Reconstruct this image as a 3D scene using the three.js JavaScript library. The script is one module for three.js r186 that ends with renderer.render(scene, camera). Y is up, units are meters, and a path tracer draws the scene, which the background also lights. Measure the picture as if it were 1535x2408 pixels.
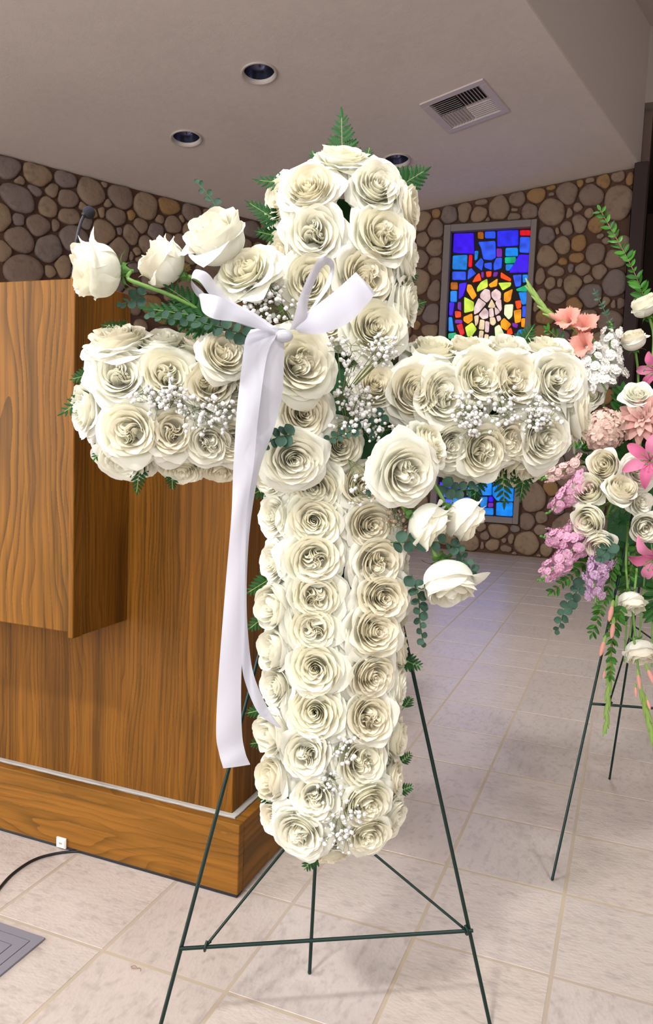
import * as THREE from 'three';
import { mergeGeometries, mergeVertices, toCreasedNormals } from 'three/addons/utils/BufferGeometryUtils.js';
import { RoundedBoxGeometry } from 'three/addons/geometries/RoundedBoxGeometry.js';
import { RectAreaLightUniformsLib } from 'three/addons/lights/RectAreaLightUniformsLib.js';

// ------------------------------------------------------------------ camera, light, exposure
const V3 = (x, y, z) => new THREE.Vector3(x, y, z);
const scene = new THREE.Scene();
scene.background = new THREE.Color(0x0a0a0c);
const camera = new THREE.PerspectiveCamera(66.993, 1535 / 2408, 0.05, 60);
camera.position.set(0, 1.1, 0);
camera.rotation.set(-0.0960553, 0, 0.0388597, 'YXZ');
const renderer = new THREE.WebGLRenderer({ antialias: true });
renderer.toneMapping = THREE.LinearToneMapping;
renderer.toneMappingExposure = 0.81;
renderer.shadowMap.enabled = true;
RectAreaLightUniformsLib.init();
const NAVE = 4.88;                                             // underside of the nave ceiling
// downlights in the nave ceiling that are switched on: x, z, aimed at x, z, candela, half cone
const LAMPS = [
  { at: [-1.75, 1.35], to: [-0.25, 0.6, -1.6], power: 125, cone: 0.62 },
  { at: [-0.5, -1.5], to: [-0.5, 0, -1.5], power: 14, cone: 0.8 },
  { at: [1.9, 0.7], to: [0.75, 0.5, -1.9], power: 42, cone: 0.55 },
  { at: [1.2, -3.6], to: [1.2, 0, -3.9], power: 24, cone: 0.8 },  // unseen lamp, added to get more bounce off the far floor
  { at: [0.2, 1.6], to: [0.1, 0.5, -1.4], power: 12, cone: 0.6 },
];
const LAMP_COLOR = new THREE.Color(1.0, 0.975, 0.94);
// unseen windows added to the nave as soft fill light: one in its left wall, two in the wall behind the photographer
const FILL_WINDOWS = [
  { at: [-5.78, 2.0, 0.3], to: [-2, 2.2, -1.5], w: 5.0, h: 2.8, power: 10, turn: Math.PI / 2, color: new THREE.Color(0.96, 0.965, 1.0) },
  { at: [-2.6, 2.7, 5.98], to: [-1.2, 2.4, -2], w: 2.6, h: 3.2, power: 5, turn: Math.PI, color: new THREE.Color(0.97, 0.975, 1.0) },
  { at: [2.6, 2.7, 5.98], to: [1.2, 2.4, -2], w: 2.6, h: 3.2, power: 4, turn: Math.PI, color: new THREE.Color(0.95, 0.96, 1.0) },
];

// ------------------------------------------------------------------ measured positions (millimetres)
const CROSS_ROSES = [
[-19,1586,20,87,0,55,'o','topmost white rose at the peak of the cross, opening upward under the green fern tip'],
[-81,1512,50,92,-12,12,'o','white rose at the upper left of the cross head, just below the topmost rose'],
[37,1525,50,94,14,8,'o','white rose at the upper right of the cross head, just below the topmost rose'],
[-122,1508,5,90,-58,5,'o','white rose on the left flank of the cross head, seen edge-on beside two fern tips'],
[98,1507,12,92,60,0,'o','white rose on the right flank of the cross head, edge-on below the right fern sprig'],
[-72,1433,55,101,-10,0,'q','large white rose with a twisted quartered centre, left in the cross head\'s second row'],
[47,1442,55,100,12,0,'q','large white rose with a rounded swirl centre, right in the cross head\'s second row'],
[-120,1416,5,85,-60,0,'o','white rose on the left flank of the cross head above the tiny greenish bud'],
[99,1422,10,93,62,0,'o','white rose on the right flank of the cross head, second edge-on rose down that side'],
[-76,1354,50,97,-10,-4,'o','white rose behind the tall thin ribbon loop of the bow'],
[20,1368,50,107,12,0,'q','white rose partly covered by the wide satin ribbon loop, right column of the cross head'],
[104,1339,5,95,60,0,'o','white rose on the right flank just above the right arm of the cross'],
[38,1282,50,97,10,0,'o','white rose right of the bow knot, below the wide satin loop'],
[-41,1291,25,80,-5,0,'o','white rose mostly hidden behind the wide satin ribbon loop'],
[-229,1391,95,88,-38,40,'s','large half-open white rose leaning up and left in the spray above the left arm'],
[-189,1346,110,89,-30,22,'q','full white rose directly above the narrow ribbon loop, beside the half-open leaning rose'],
[-391,1245,10,100,-15,55,'o','white rose facing upward at the outer top edge of the left arm'],
[-320,1246,5,88,0,58,'o','white rose facing upward on the left arm\'s top edge, second from its outer end'],
[-257,1245,5,89,0,58,'o','white rose facing upward on the top edge of the left arm, below the eucalyptus sprig'],
[-217,1220,75,77,18,22,'q','small greyish white rose turned aside next to the ribbon on top of the left arm'],
[-383,1179,50,92,-6,6,'q','white rose with a cream starry centre, outermost of the upper row of the left arm'],
[-307,1184,52,90,0,8,'q','white rose with a warm cream spiral, middle of the upper row of the left arm'],
[-239,1172,55,83,4,4,'q','white rose with crowded cream petals, upper row of the left arm nearest the ribbon'],
[-443,1132,0,88,-62,0,'o','white rose facing outward at the tip of the left arm'],
[-364,1088,50,97,-4,-8,'q','white rose with a knotted centre, outermost of the lower row of the left arm'],
[-297,1091,50,82,0,-10,'q','white rose below the baby\'s breath, middle of the lower row of the left arm'],
[-239,1075,50,77,4,-16,'q','white rose with a dull shaded centre, lower row of the left arm nearest the ribbon'],
[-197,1168,45,70,0,0,'o','white rose half hidden behind the satin tail, upper row of the left arm'],
[-198,1082,42,75,0,-8,'o','white rose half hidden behind the satin tail, lower row of the left arm'],
[-374,1049,0,105,-15,-52,'o','white rose facing down under the outer end of the left arm'],
[-282,1038,0,84,0,-58,'o','white rose facing down under the middle of the left arm'],
[-218,1040,0,77,0,-60,'o','white rose facing down under the left arm just before the satin tail'],
[-161,1037,0,72,-10,-50,'o','white rose facing down between the satin tail and the upright of the cross'],
[-97,1200,125,106,6,2,'q','largest white rose at the crossing, directly below the bow knot'],
[-85,1125,85,93,4,-12,'o','white rose tucked under the largest rose at the crossing'],
[-103,1049,95,97,10,-10,'o','white rose with a tight centre directly below the grey eucalyptus tuft'],
[-18,1081,45,78,0,-6,'o','white rose crossed by a thin eucalyptus twig below the crossing'],
[42,1186,40,81,4,4,'o','white rose veiled by baby\'s breath at the crossing'],
[77,1031,125,101,10,-18,'q','big white rose low on the right of the crossing, turned downward'],
[126,1083,85,78,45,25,'o','white rose peeking out behind the big low rose right of the crossing'],
[107,1176,50,98,2,0,'o','white rose with a narrow spiral centre, innermost of the right arm'],
[158,1171,55,100,8,-4,'q','white rose with a deep cream twisted centre, second along the right arm from the crossing'],
[225,1206,52,96,10,4,'q','white rose third along the upper row of the right arm from the crossing'],
[289,1204,52,100,12,4,'q','white rose with a cream knotted centre, fourth along the right arm\'s upper row'],
[369,1209,50,106,16,6,'q','white rose at the outer end of the upper row of the right arm'],
[156,1261,5,92,0,56,'o','white rose facing upward on the right arm nearest the upright'],
[223,1268,5,92,0,58,'o','white rose facing upward on the right arm, second along its top edge'],
[295,1269,5,93,4,54,'o','white rose facing upward below the stained glass, third along the right arm\'s top edge'],
[372,1273,5,97,12,52,'o','white rose facing upward at the outer top edge of the right arm'],
[431,1163,0,113,58,-4,'o','white rose facing outward at the tip of the right arm'],
[175,1088,42,89,6,-10,'o','white rose in the lower row of the right arm beside the big low rose'],
[231,1080,50,94,4,-16,'q','white rose in the lower row of the right arm, second from the big low rose'],
[281,1099,50,82,8,-12,'q','small white rose under the baby\'s breath in the lower row of the right arm'],
[345,1104,50,97,16,-10,'o','white rose at the outer end of the lower row of the right arm'],
[222,1055,0,98,0,-56,'o','white rose facing down under the right arm close to the big low rose'],
[320,1062,0,114,10,-56,'o','white rose facing down under the outer half of the right arm'],
[-130,1027,15,75,-50,-6,'o','half-covered white rose on the left flank of the upright just below the crossing'],
[-63,1009,50,94,-6,-6,'o','white rose with a small spiral eye, left column of the upright, first below the crossing'],
[22,1009,40,85,10,-4,'o','white rose overlapped by the big low rose, first in the upright\'s right column'],
[-124,961,10,79,-55,0,'o','upright left flank rose, first full edge-on one below the crossing'],
[-62,952,52,92,-8,-4,'o','white rose with a round spiral eye, second in the upright\'s left column below crossing'],
[36,945,50,89,12,-4,'o','white rose beside the hanging buds, second in the upright\'s right column below crossing'],
[-122,880,10,76,-58,0,'o','upright left flank rose, second edge-on one below the crossing'],
[-60,889,52,94,-8,0,'q','white rose with a folded centre, third in the upright\'s left column below crossing'],
[51,883,50,91,12,0,'q','white rose with a folded centre, third in the upright\'s right column below crossing'],
[-112,807,8,72,-60,0,'s','half-open rose on the left flank of the upright, level with the two fern tips'],
[-56,826,52,92,-8,0,'q','white rose with a yellowish swirl, fourth in the upright\'s left column below crossing'],
[58,825,50,91,12,0,'o','fourth white rose in the right column of the upright below the crossing'],
[-110,731,8,66,-60,10,'s','half-open rose on the left flank of the upright where the ribbon tail swings away'],
[-58,771,52,86,-8,0,'q','fifth white rose in the left column of the upright, smaller than its neighbours'],
[46,767,52,96,12,0,'o','fifth white rose in the right column of the upright, with a pale green tinge'],
[-116,669,8,81,-60,0,'o','left flank rose of the upright just above the curled tip of the ribbon tail'],
[-55,706,54,93,-8,0,'o','sixth white rose in the left column of the upright below the crossing'],
[44,692,52,89,12,-4,'o','sixth white rose in the right column of the upright, beside the dark gap'],
[-109,593,8,68,-60,0,'s','left flank rose of the upright under the curled tip of the ribbon tail'],
[-54,633,54,94,-8,0,'o','seventh white rose in the left column of the upright, with neat concentric petals'],
[40,623,52,87,12,0,'q','seventh white rose in the right column of the upright, with many crimped inner petals'],
[-66,566,52,82,-10,0,'q','crimped white rose left of the small baby\'s breath tuft on the upright'],
[28,550,52,91,10,0,'q','broad white rose right of the small baby\'s breath tuft on the upright'],
[-107,514,8,66,-60,4,'s','left flank rose of the upright, last but one above its foot'],
[-50,494,52,80,-10,-4,'q','white rose in the left column of the upright, second up from its foot'],
[36,481,52,87,12,-4,'o','white rose in the right column of the upright, second up from its foot'],
[-109,443,8,75,-50,-18,'o','lowest rose on the left flank of the upright'],
[-74,432,45,86,-16,-16,'q','white rose at the foot of the left column of the upright'],
[40,426,45,80,10,-18,'o','white rose at the foot of the right column of the upright, under the baby\'s breath'],
[-13,376,0,68,0,-60,'o','lowest white rose of all, facing down at the foot of the cross'],
[100,872,0,78,66,0,'o','right flank rose of the upright nearest the hanging white rosebud'],
[100,801,0,78,66,0,'o','right flank rose of the upright, behind the hanging eucalyptus strand'],
[100,733,4,79,66,0,'o','right flank rose of the upright where the easel leg comes out'],
[100,664,4,81,64,0,'o','right flank rose of the upright just below where the easel leg comes out'],
[99,573,4,80,62,0,'o','right flank rose of the upright level with the small baby\'s breath tuft'],
[96,501,4,77,60,0,'o','right flank rose of the upright, last but one above its foot'],
[95,437,4,74,52,-14,'o','lowest rose on the right flank of the upright'],
];
const CROSS_BUDS = [
[-415,1341,70,100,[-1.00,-0.12,0.25],[[-372,1331,70],[-345,1321,70],[-308,1311,65],[-250,1289,50]],'white rosebud farthest out left, on a bare green stem before the lectern'],
[-313,1360,60,85,[-0.90,0.45,0.25],[[-275,1344,60],[-238,1327,55],[-195,1294,45]],'white rosebud behind the outermost bud, with a withered brown petal edge'],
[-137,1332,90,32,[-0.30,1.00,0.30],[[-134,1311,85],[-123,1288,70]],'tiny greenish white bud beside the baby\'s breath above the bow'],
[124,950,75,85,[0.75,-0.50,0.30],[[84,980,70],[65,1001,55]],'white rosebud leaning right just under the big low rose'],
[191,963,60,81,[0.85,-0.65,0.25],[[159,990,60],[145,1018,50],[132,1040,40]],'white rosebud with calyx at upper left, second of three hanging at the right'],
[167,857,65,102,[0.12,-1.00,0.45],[[146,896,65],[138,923,60],[124,973,45]],'white rosebud hanging head down, lowest of the three at the right of the upright'],
];
const FERNS = [
[-16,1594,-5,-20,1690,-15,0.48,'upright fern frond at the very peak of the cross'],
[-60,1575,0,-71,1604,-5,0.60,'small fern tip left of the topmost rose'],
[26,1591,0,33,1619,-5,0.60,'small fern tip right of the topmost rose'],
[-103,1535,0,-172,1541,5,0.55,'fern tip pointing left from the cross head, upper one of that side'],
[-135,1474,0,-185,1499,5,0.60,'fern tip pointing left from the cross head, second one down'],
[-116,1444,-5,-169,1450,0,0.60,'dark fern tip between the cross head and the leaning half-open rose'],
[76,1542,0,141,1590,5,0.62,'fern sprig pointing right from the cross head beneath the ceiling light'],
[105,1386,-10,128,1403,-10,0.60,'small fern tip at the right flank of the cross head'],
[120,1344,-20,146,1355,-20,0.60,'fern tip peeking out above the inner end of the right arm'],
[-377,1263,0,-420,1274,5,0.55,'fern tip at the outer top edge of the left arm'],
[-427,1190,0,-467,1176,5,0.60,'fern tip pointing left at the end of the left arm, in front of the lectern'],
[-429,1157,-5,-486,1120,0,0.50,'longest fern tip sticking out past the end of the left arm'],
[-408,1080,-10,-427,1043,-5,0.50,'fern tip hanging at the lower outer corner of the left arm'],
[-353,1035,-10,-355,988,-5,0.45,'fern tip hanging under the left arm near its outer end'],
[-298,1022,-10,-297,999,-5,0.60,'short fern tip hanging under the middle of the left arm'],
[-120,1020,-5,-168,988,0,0.60,'dark fern spray left of the upright just below the left arm'],
[-124,852,-10,-169,824,0,0.55,'fern tip left of the upright behind the ribbon tails'],
[-126,792,-10,-165,764,0,0.60,'fern tip left of the upright, at the height of the half-open flank rose'],
[-125,627,-10,-165,621,0,0.55,'fern tip left of the upright, level with the end of the ribbon tail curl'],
[-129,569,-10,-156,570,0,0.60,'small fern tip left of the upright beside the cut ribbon end'],
[-115,467,-10,-141,483,0,0.60,'lowest fern tip on the left side of the upright'],
[-41,369,-10,-57,347,-10,0.80,'fern tip under the foot of the cross'],
[118,706,-10,145,698,0,0.75,'fern tip at the right side of the upright beside the easel leg'],
[117,627,-10,126,644,0,0.75,'small fern tip on the right side of the upright beside the seventh row'],
[114,531,-10,128,546,0,0.60,'small fern tip on the right side of the upright, third above the foot'],
[113,479,-10,132,488,0,0.60,'lowest fern tip on the right side of the upright'],
[111,844,-10,130,840,0,0.60,'fern tip behind the hanging eucalyptus strand'],
[246,1066,-5,237,985,0,0.55,'dark fern tip hanging in front of the lower stained glass, left one'],
[290,1059,-5,290,982,0,0.50,'dark fern tip hanging in front of the lower stained glass, right one'],
[332,1057,-5,325,995,0,0.55,'green fern tip hanging under the right arm beside the window frame'],
[319,1278,-5,348,1321,-5,0.60,'fern tip standing above the right arm against the window frame'],
[-240,1278,60,-351,1285,75,0.55,'long dark fern frond in the spray over the left arm'],
[-257,1292,55,-315,1326,70,0.60,'dark fern frond pointing up beneath the rosebud stem'],
];
const EUCALYPTUS = [
[[[-221,1429],[-237,1466],[-265,1501]],60,16.7,9,'eucalyptus twig rising over the half-open leaning rose against the ceiling edge'],
[[[-175,1244],[-223,1258],[-276,1266],[-335,1269]],88,20.5,17,'eucalyptus sprig with round leaves crossing above the left arm'],
[[[-105,1086],[-130,1081],[-158,1064]],120,20.1,9,'grey eucalyptus tuft left of the crossing below the ribbon'],
[[[10,1105],[-26,1092],[-60,1077]],90,15.3,11,'thin eucalyptus twig with small leaves across a rose below the crossing'],
[[[62,918],[110,919],[165,917],[188,896],[209,871]],85,19.6,18,'eucalyptus sprig arching over the lowest hanging rosebud'],
[[[107,863],[121,822],[124,786],[132,748]],55,20.2,13,'eucalyptus strand hanging down at the right of the upright'],
[[[-343,1315],[-363,1303],[-383,1297]],50,19.3,6,'eucalyptus tuft under the outermost rosebud'],
[[[48,1136],[38,1118],[31,1095]],85,19.7,5,'short eucalyptus tuft in the baby\'s breath below the crossing'],
[[[20,1042],[28,1018],[23,997]],105,12.4,7,'tiny eucalyptus twig beside the big low rose'],
[[[155,1018],[186,1010],[221,1013]],40,22.0,8,'dark eucalyptus twig between the big low rose and the stained glass'],
];
const BREATH = [
[-148,1298,115,46,42,75,-105,1271,'baby\'s breath cluster fanning out above the bow knot'],
[-319,1144,85,42,28,48,-302,1130,'baby\'s breath between the two rose rows of the left arm, outer tuft'],
[-240,1117,85,56,28,52,-267,1132,'baby\'s breath between the two rose rows of the left arm, tuft nearest the ribbon'],
[9,1221,120,63,42,62,-26,1151,'loose baby\'s breath sprays over the veiled rose right of the crossing'],
[-9,1141,95,36,46,70,-10,1113,'dense baby\'s breath cluster in the middle of the crossing'],
[40,1104,85,32,32,30,33,1087,'baby\'s breath around the short eucalyptus tuft below the crossing'],
[200,1132,85,42,34,50,236,1154,'baby\'s breath on the right arm, tuft nearest the crossing'],
[255,1149,85,29,45,30,267,1137,'baby\'s breath on the right arm, middle tuft below the knotted cream rose'],
[317,1140,88,38,30,52,321,1135,'baby\'s breath on the right arm, outermost tuft'],
[-11,586,70,29,24,24,2,581,'small baby\'s breath tuft high on the lower upright'],
[-22,517,65,13,39,20,-3,507,'thin line of baby\'s breath in the seam between the two lowest rose columns'],
[-2,449,75,40,38,36,-4,468,'baby\'s breath spray at the foot of the upright'],
[70,963,70,24,27,22,76,980,'withered baby\'s breath beside the leaning rosebud under the big low rose'],
[1,1018,100,41,34,18,-6,1055,'sparse baby\'s breath twigs left of the big low rose'],
];
const LEFT_STONES = [[-3046,3258,99,102,0],[-2810,3251,129,93,-20],[-2572,3273,98,76,-15],[-2955,3165,47,41,0],[-2837,3115,79,39,-18],[-2684,3147,59,58,0],[-2966,3032,171,111,-35],[-2548,3102,103,74,0],[-2343,3206,128,117,-10],[-2723,2994,77,83,0],[-2185,3137,40,38,0],[-2078,3214,120,108,0],[-1829,3180,111,127,10],[-1595,3227,115,74,-10],[-1360,3218,107,77,0],[-2226,3294,33,28,0],[-1176,3236,69,55,0],[-2531,2954,96,69,0],[-2966,2846,49,57,0],[-2805,2823,95,98,0],[-3104,2834,72,140,0],[-2656,2854,34,54,0],[-2378,2926,59,59,0],[-2248,3045,33,50,0],[-2113,3039,94,80,0],[-1968,3075,38,52,0],[-1874,2999,66,73,0],[-1683,3089,51,40,0],[-1554,3068,97,80,0],[-1462,3139,26,50,15],[-1717,2966,82,91,0],[-1970,2896,73,113,10],[-2078,2909,31,40,0],[-2238,2873,131,108,0],[-2490,2772,133,106,0],[-2959,2682,132,108,0],[-2712,2649,118,126,0],[-3083,2564,66,97,0],[-2936,2437,174,121,0],[-2701,2458,50,52,0],[-2592,2522,63,132,0],[-2075,2748,104,121,0],[-1962,2719,26,65,5],[-1907,2760,39,46,0],[-1818,2841,75,82,0],[-1598,2930,55,47,0],[-1466,2902,91,93,0],[-1375,3045,80,71,0],[-1257,3110,54,51,0],[-1874,2692,53,30,0],[-1934,2608,71,41,0],[-1350,2802,87,68,0],[-1102,3069,90,78,0],[-902,3140,103,79,0],[-685,3180,106,75,0],[-978,2933,122,87,0],[-773,3003,94,71,0],[-2021,2562,52,49,0],[-2420,3069,40,31,0],[-2314,3024,33,47,0],[-1721,2675,73,66,0],[-1537,2704,84,67,0]];
const RIGHT_STONES = [[-624,3314,108,97,0],[-466,3373,49,44,0],[-335,3352,89,85,0],[-463,3226,90,91,0],[-595,3132,70,71,0],[-458,3038,85,86,0],[-714,3122,50,79,0],[-621,2928,92,98,0],[-444,2865,79,86,0],[-626,2715,120,140,0],[-438,2613,74,107,0],[-463,2384,86,108,0],[-467,2225,83,72,0],[-181,3370,72,95,0],[-23,3453,70,30,0],[-37,3337,91,69,0],[158,3377,95,118,0],[326,3458,76,67,0],[504,3474,86,67,0],[306,3359,38,18,0],[298,3292,79,33,0],[449,3327,75,78,0],[644,3475,32,18,0],[633,3542,56,24,0],[662,3320,120,130,0],[783,3472,94,105,0],[896,3558,29,44,0],[983,3579,40,26,0],[1006,3441,113,94,0],[1103,3562,59,72,0],[1226,3595,58,57,0],[1329,3558,30,78,0],[1249,3366,117,160,0],[892,3341,40,44,0],[816,3295,29,56,0],[996,3276,40,51,0],[1067,3177,68,80,0],[811,3156,65,66,0],[907,3187,69,95,0],[624,3101,74,82,0],[718,3133,22,37,0],[770,2997,76,81,0],[918,3011,65,81,0],[1072,2894,92,105,0],[1162,3020,39,29,0],[1109,3066,35,23,0],[644,2907,92,97,0],[787,2849,47,33,0],[916,2879,83,47,0],[864,2786,26,47,0],[981,2766,72,62,0],[1117,2746,71,76,0],[1251,2842,95,87,0],[727,2762,85,48,0],[589,2715,42,90,0],[683,2652,47,60,0],[774,2649,26,48,0],[889,2630,80,92,0],[1029,2679,43,51,0],[1261,2632,97,138,0],[608,2535,52,63,0],[749,2530,85,69,0],[1054,2529,102,118,0],[924,2436,75,77,0],[1200,2473,35,44,0],[1327,2448,39,51,0],[1272,2442,25,47,0],[661,2337,86,75,0],[1040,2315,103,77,0],[868,2281,76,75,0],[1241,2282,112,95,0],[639,2172,86,83,0],[811,2147,88,75,0],[993,2152,79,72,0],[52,3286,28,21,0],[655,600,127,153,-15],[606,349,80,86,0],[742,398,55,63,0],[744,277,65,53,0],[832,563,31,41,0],[813,692,75,74,0],[931,791,77,70,0],[330,238,101,74,0],[162,259,50,51,0],[500,269,52,38,0],[206,175,47,47,0],[47,90,107,82,0],[289,88,77,54,15],[396,143,26,27,0],[466,165,30,58,0],[184,74,22,43,0],[421,61,65,31,-5],[620,134,112,110,0],[508,18,30,18,0],[745,18,25,18,0],[810,84,55,64,0]];
const GLASS = [
['violet',-282,3179,-82,3168,-67,2967,-280,2990],
['amber',-43,3178,12,3174,16,3108,-39,3112],
['blue',27,3178,129,3172,133,3106,31,3112],
['ultra',148,3178,351,3172,360,3026,157,3026],
['red',366,3168,476,3162,479,3114,369,3120],
['blue',370,3104,480,3097,485,2949,374,2961],
['blue',-34,3078,134,3081,148,2923,106,2898,27,2911,-3,3022],
['purple',151,3007,204,3004,208,2925,156,2927],
['azure',239,3007,356,3004,361,2925,239,2931],
['green',236,2919,343,2918,342,2861,240,2861],
['azure',248,2850,325,2850,286,2788,252,2794],
['violet',373,2938,483,2933,485,2765,284,2770],
['teal',-281,2959,-134,2960,-134,2816,-279,2827],
['red',-118,2959,-83,2957,-84,2839,-118,2843],
['teal',-64,2995,-25,2993,-33,2916,-59,2902],
['blue',-56,2856,3,2926,31,2895,18,2799],
['blue',37,2870,112,2876,115,2803,44,2829],
['blue',131,2863,152,2915,209,2917,209,2817,135,2797],
['blue',-277,2803,-141,2798,-136,2717,-273,2722],
['blue',-117,2812,-87,2831,-36,2778,-120,2716],
['flame',-5,2781,19,2707,-71,2691,-42,2747],
['purple',14,2788,39,2787,42,2733,17,2734],
['flame',58,2790,115,2792,112,2741,69,2735],
['purple',136,2783,180,2782,170,2739,131,2738],
['flame',206,2780,310,2711,304,2685,206,2723],
['blue',323,2745,407,2748,406,2639,356,2633],
['azure',415,2745,480,2745,482,2682,424,2669],
['green',362,2610,481,2652,470,2584,371,2592],
['azure',387,2579,475,2581,473,2463,428,2461],
['amber',-288,2699,-218,2697,-214,2625,-284,2627],
['violet',-201,2684,-122,2693,-151,2565,-198,2527],
['azure',-286,2613,-219,2614,-216,2504,-282,2506],
['violet',-290,2506,-236,2497,-249,2367,-286,2368],
['purple',-204,2504,-172,2503,-167,2417,-204,2433],
['flame',-232,2414,-170,2409,-164,2354,-220,2347],
['purple',-224,2329,-151,2327,-149,2291,-222,2292],
['red',-208,2276,-149,2291,-119,2189,-156,2165],
['azure',-290,2357,-256,2356,-229,2214,-283,2214],
['green',-285,2194,-204,2202,-204,2139,-282,2140],
['flame',358,2496,415,2502,423,2434,382,2416],
['orange',352,2405,424,2418,427,2296,372,2282],
['blue',433,2444,479,2448,481,2341,437,2342],
['orange',430,2327,475,2331,476,2245,435,2246],
['purple',343,2290,406,2274,393,2236,349,2252],
['flame',301,2222,339,2244,358,2183,302,2156],
['azure',409,2220,477,2227,483,2135,376,2136],
['lime',-20,2638,16,2691,77,2720,85,2643,-18,2595],
['orange',93,2665,179,2719,175,2647,109,2634],
['lime',186,2677,312,2677,307,2643,232,2602],
['orange',-117,2673,-77,2668,-19,2561,-58,2520,-122,2611],
['orange',249,2576,331,2614,315,2505,285,2486,251,2499],
['lime',-143,2552,-44,2500,-42,2414,-134,2393],
['pale',261,2464,345,2466,340,2352,308,2319,262,2369],
['orange',-140,2354,-54,2388,-46,2321,-92,2285,-137,2314],
['orange',232,2300,263,2338,337,2275,294,2214,238,2246],
['lime',-118,2251,-49,2300,0,2234,-49,2160,-89,2160],
['pale',176,2247,221,2274,273,2184,188,2162],
['pink',15,2575,59,2625,107,2611,120,2526,83,2488,17,2537],
['pink',124,2587,169,2621,218,2585,218,2523,168,2502,130,2541],
['pink',1,2537,79,2481,9,2397,-34,2375,-38,2445],
['cream',130,2523,171,2455,157,2436,97,2442],
['pink',176,2501,222,2520,235,2423,221,2397,170,2478],
['pink',70,2442,107,2403,107,2341,53,2327,11,2371],
['pink',110,2426,149,2436,164,2355,120,2345],
['pink',164,2448,196,2424,221,2393,177,2363],
['cream',-33,2359,11,2371,11,2296,-14,2258],
['cream',29,2327,74,2318,72,2225,19,2231],
['pink',81,2310,122,2302,120,2198,84,2202],
['cream',123,2341,170,2347,188,2293,162,2263,131,2279],
['pink',185,2355,223,2362,238,2323,204,2300],
['cream',28,2218,71,2214,64,2132,25,2132],
['cream',82,2183,122,2178,121,2108,81,2124],
['violet',-293,694,-219,658,-134,669,-205,616,-289,620],
['orange',-286,609,-257,611,-254,559,-283,557],
['blue',-249,609,-199,612,-195,534,-245,531],
['blue',-189,637,-38,686,-29,636,-188,617],
['blue',-145,560,-90,609,-44,607,-54,566],
['azure',-5,705,234,746,246,585,138,578,90,626,-1,632],
['green',-9,614,68,613,82,569,-6,569],
['azure',249,708,455,698,463,535,301,533,253,586],
['teal',127,561,205,566,202,461,139,460],
['violet',214,561,238,577,263,562,263,519,219,516],
['purple',214,505,264,508,267,466,217,462],
['azure',297,516,458,527,462,383,300,376],
['teal',95,446,269,458,274,377,99,375],
['red',53,443,84,445,87,383,57,381],
['blue',-52,544,38,555,47,392,-43,385],
['blue',-258,519,-154,526,-146,378,-250,370],
['azure',-144,538,-62,549,-52,379,-134,373],
];
const SPRAY_ROSES = [
[[874,1498,-2228],[-0.55,0.79,0.29],79,'s','topmost white rose of the mixed spray, half open against the dark doorway'],
[[821,1394,-2158],[-0.39,0.88,0.27],77,'s','half-open white rose of the mixed spray beside the white stock spire'],
[[801,1245,-2043],[-0.17,0.63,0.76],78,'q','white rose just above the blush dahlia in the mixed spray'],
[[725,1250,-2174],[-0.75,0.24,0.62],69,'o','white rose half hidden behind the tip of the right arm, in the mixed spray'],
[[724,1054,-2025],[-0.57,0.21,0.80],89,'s','white rosebud below the blush hydrangea in the mixed spray'],
[[801,1040,-2003],[-0.10,0.19,0.98],92,'q','creamy full rose between the hydrangea and the pink lily'],
[[686,986,-2018],[-0.48,0.37,0.80],89,'s','white rose at the left edge of the spray, above two more touching the pink stock'],
[[746,989,-1978],[0.08,0.61,0.79],87,'s','white rose in the middle of the mixed spray, above the feathery green tuft'],
[[812,966,-1996],[0.31,0.21,0.93],68,'q','small cream rose right of the middle white rose in the mixed spray'],
[[683,915,-1991],[-0.62,-0.21,0.76],88,'s','white rose beside the largest pink stock spire, middle one of three'],
[[707,857,-1986],[-0.31,-0.48,0.82],84,'s','white rose just above the lower lilac pink stock spire, lowest of three'],
[[822,901,-1990],[-0.20,-0.13,0.97],84,'s','white rose right of the feathery green tuft in the mixed spray'],
[[801,706,-1991],[0.03,-0.81,0.59],78,'s','white rose hanging head down from the spray, upper of the two hanging ones'],
[[813,588,-1940],[0.08,-0.81,0.59],87,'s','white rose hanging head down from the spray, lower of the two hanging ones'],
];
const STOCKS = [
[[[762,1272,-2126],[750,1346,-2133],[754,1436,-2142]],26,39,25,'white','white stock spire standing upright behind the half-open white rose'],
[[[739,1253,-2104],[708,1308,-2110],[696,1388,-2117]],24,39,25,'white','white stock spire leaning left beside the coral gladiolus'],
[[[701,1063,-2106],[644,1037,-2104],[582,1012,-2101]],18,25,21,'blush','pale pink stock spire hanging left under the tip of the right arm'],
[[[685,1025,-2032],[636,979,-2028],[585,927,-2023]],26,33,22,'pink','pink stock spire with a bare green stem, left of the three white roses'],
[[[700,920,-2022],[630,862,-2016],[574,863,-2017]],26,38,22,'pink','pink stock cluster farthest left in the mixed spray'],
[[[676,893,-2009],[629,813,-2002],[562,749,-1996]],30,40,22,'pink','largest pink stock spire, pointing down left to a green budded tip'],
[[[726,831,-1983],[701,775,-1978],[704,704,-1971]],26,35,22,'lilac','lilac pink stock spire hanging straight down below the lowest of three roses'],
];
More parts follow.
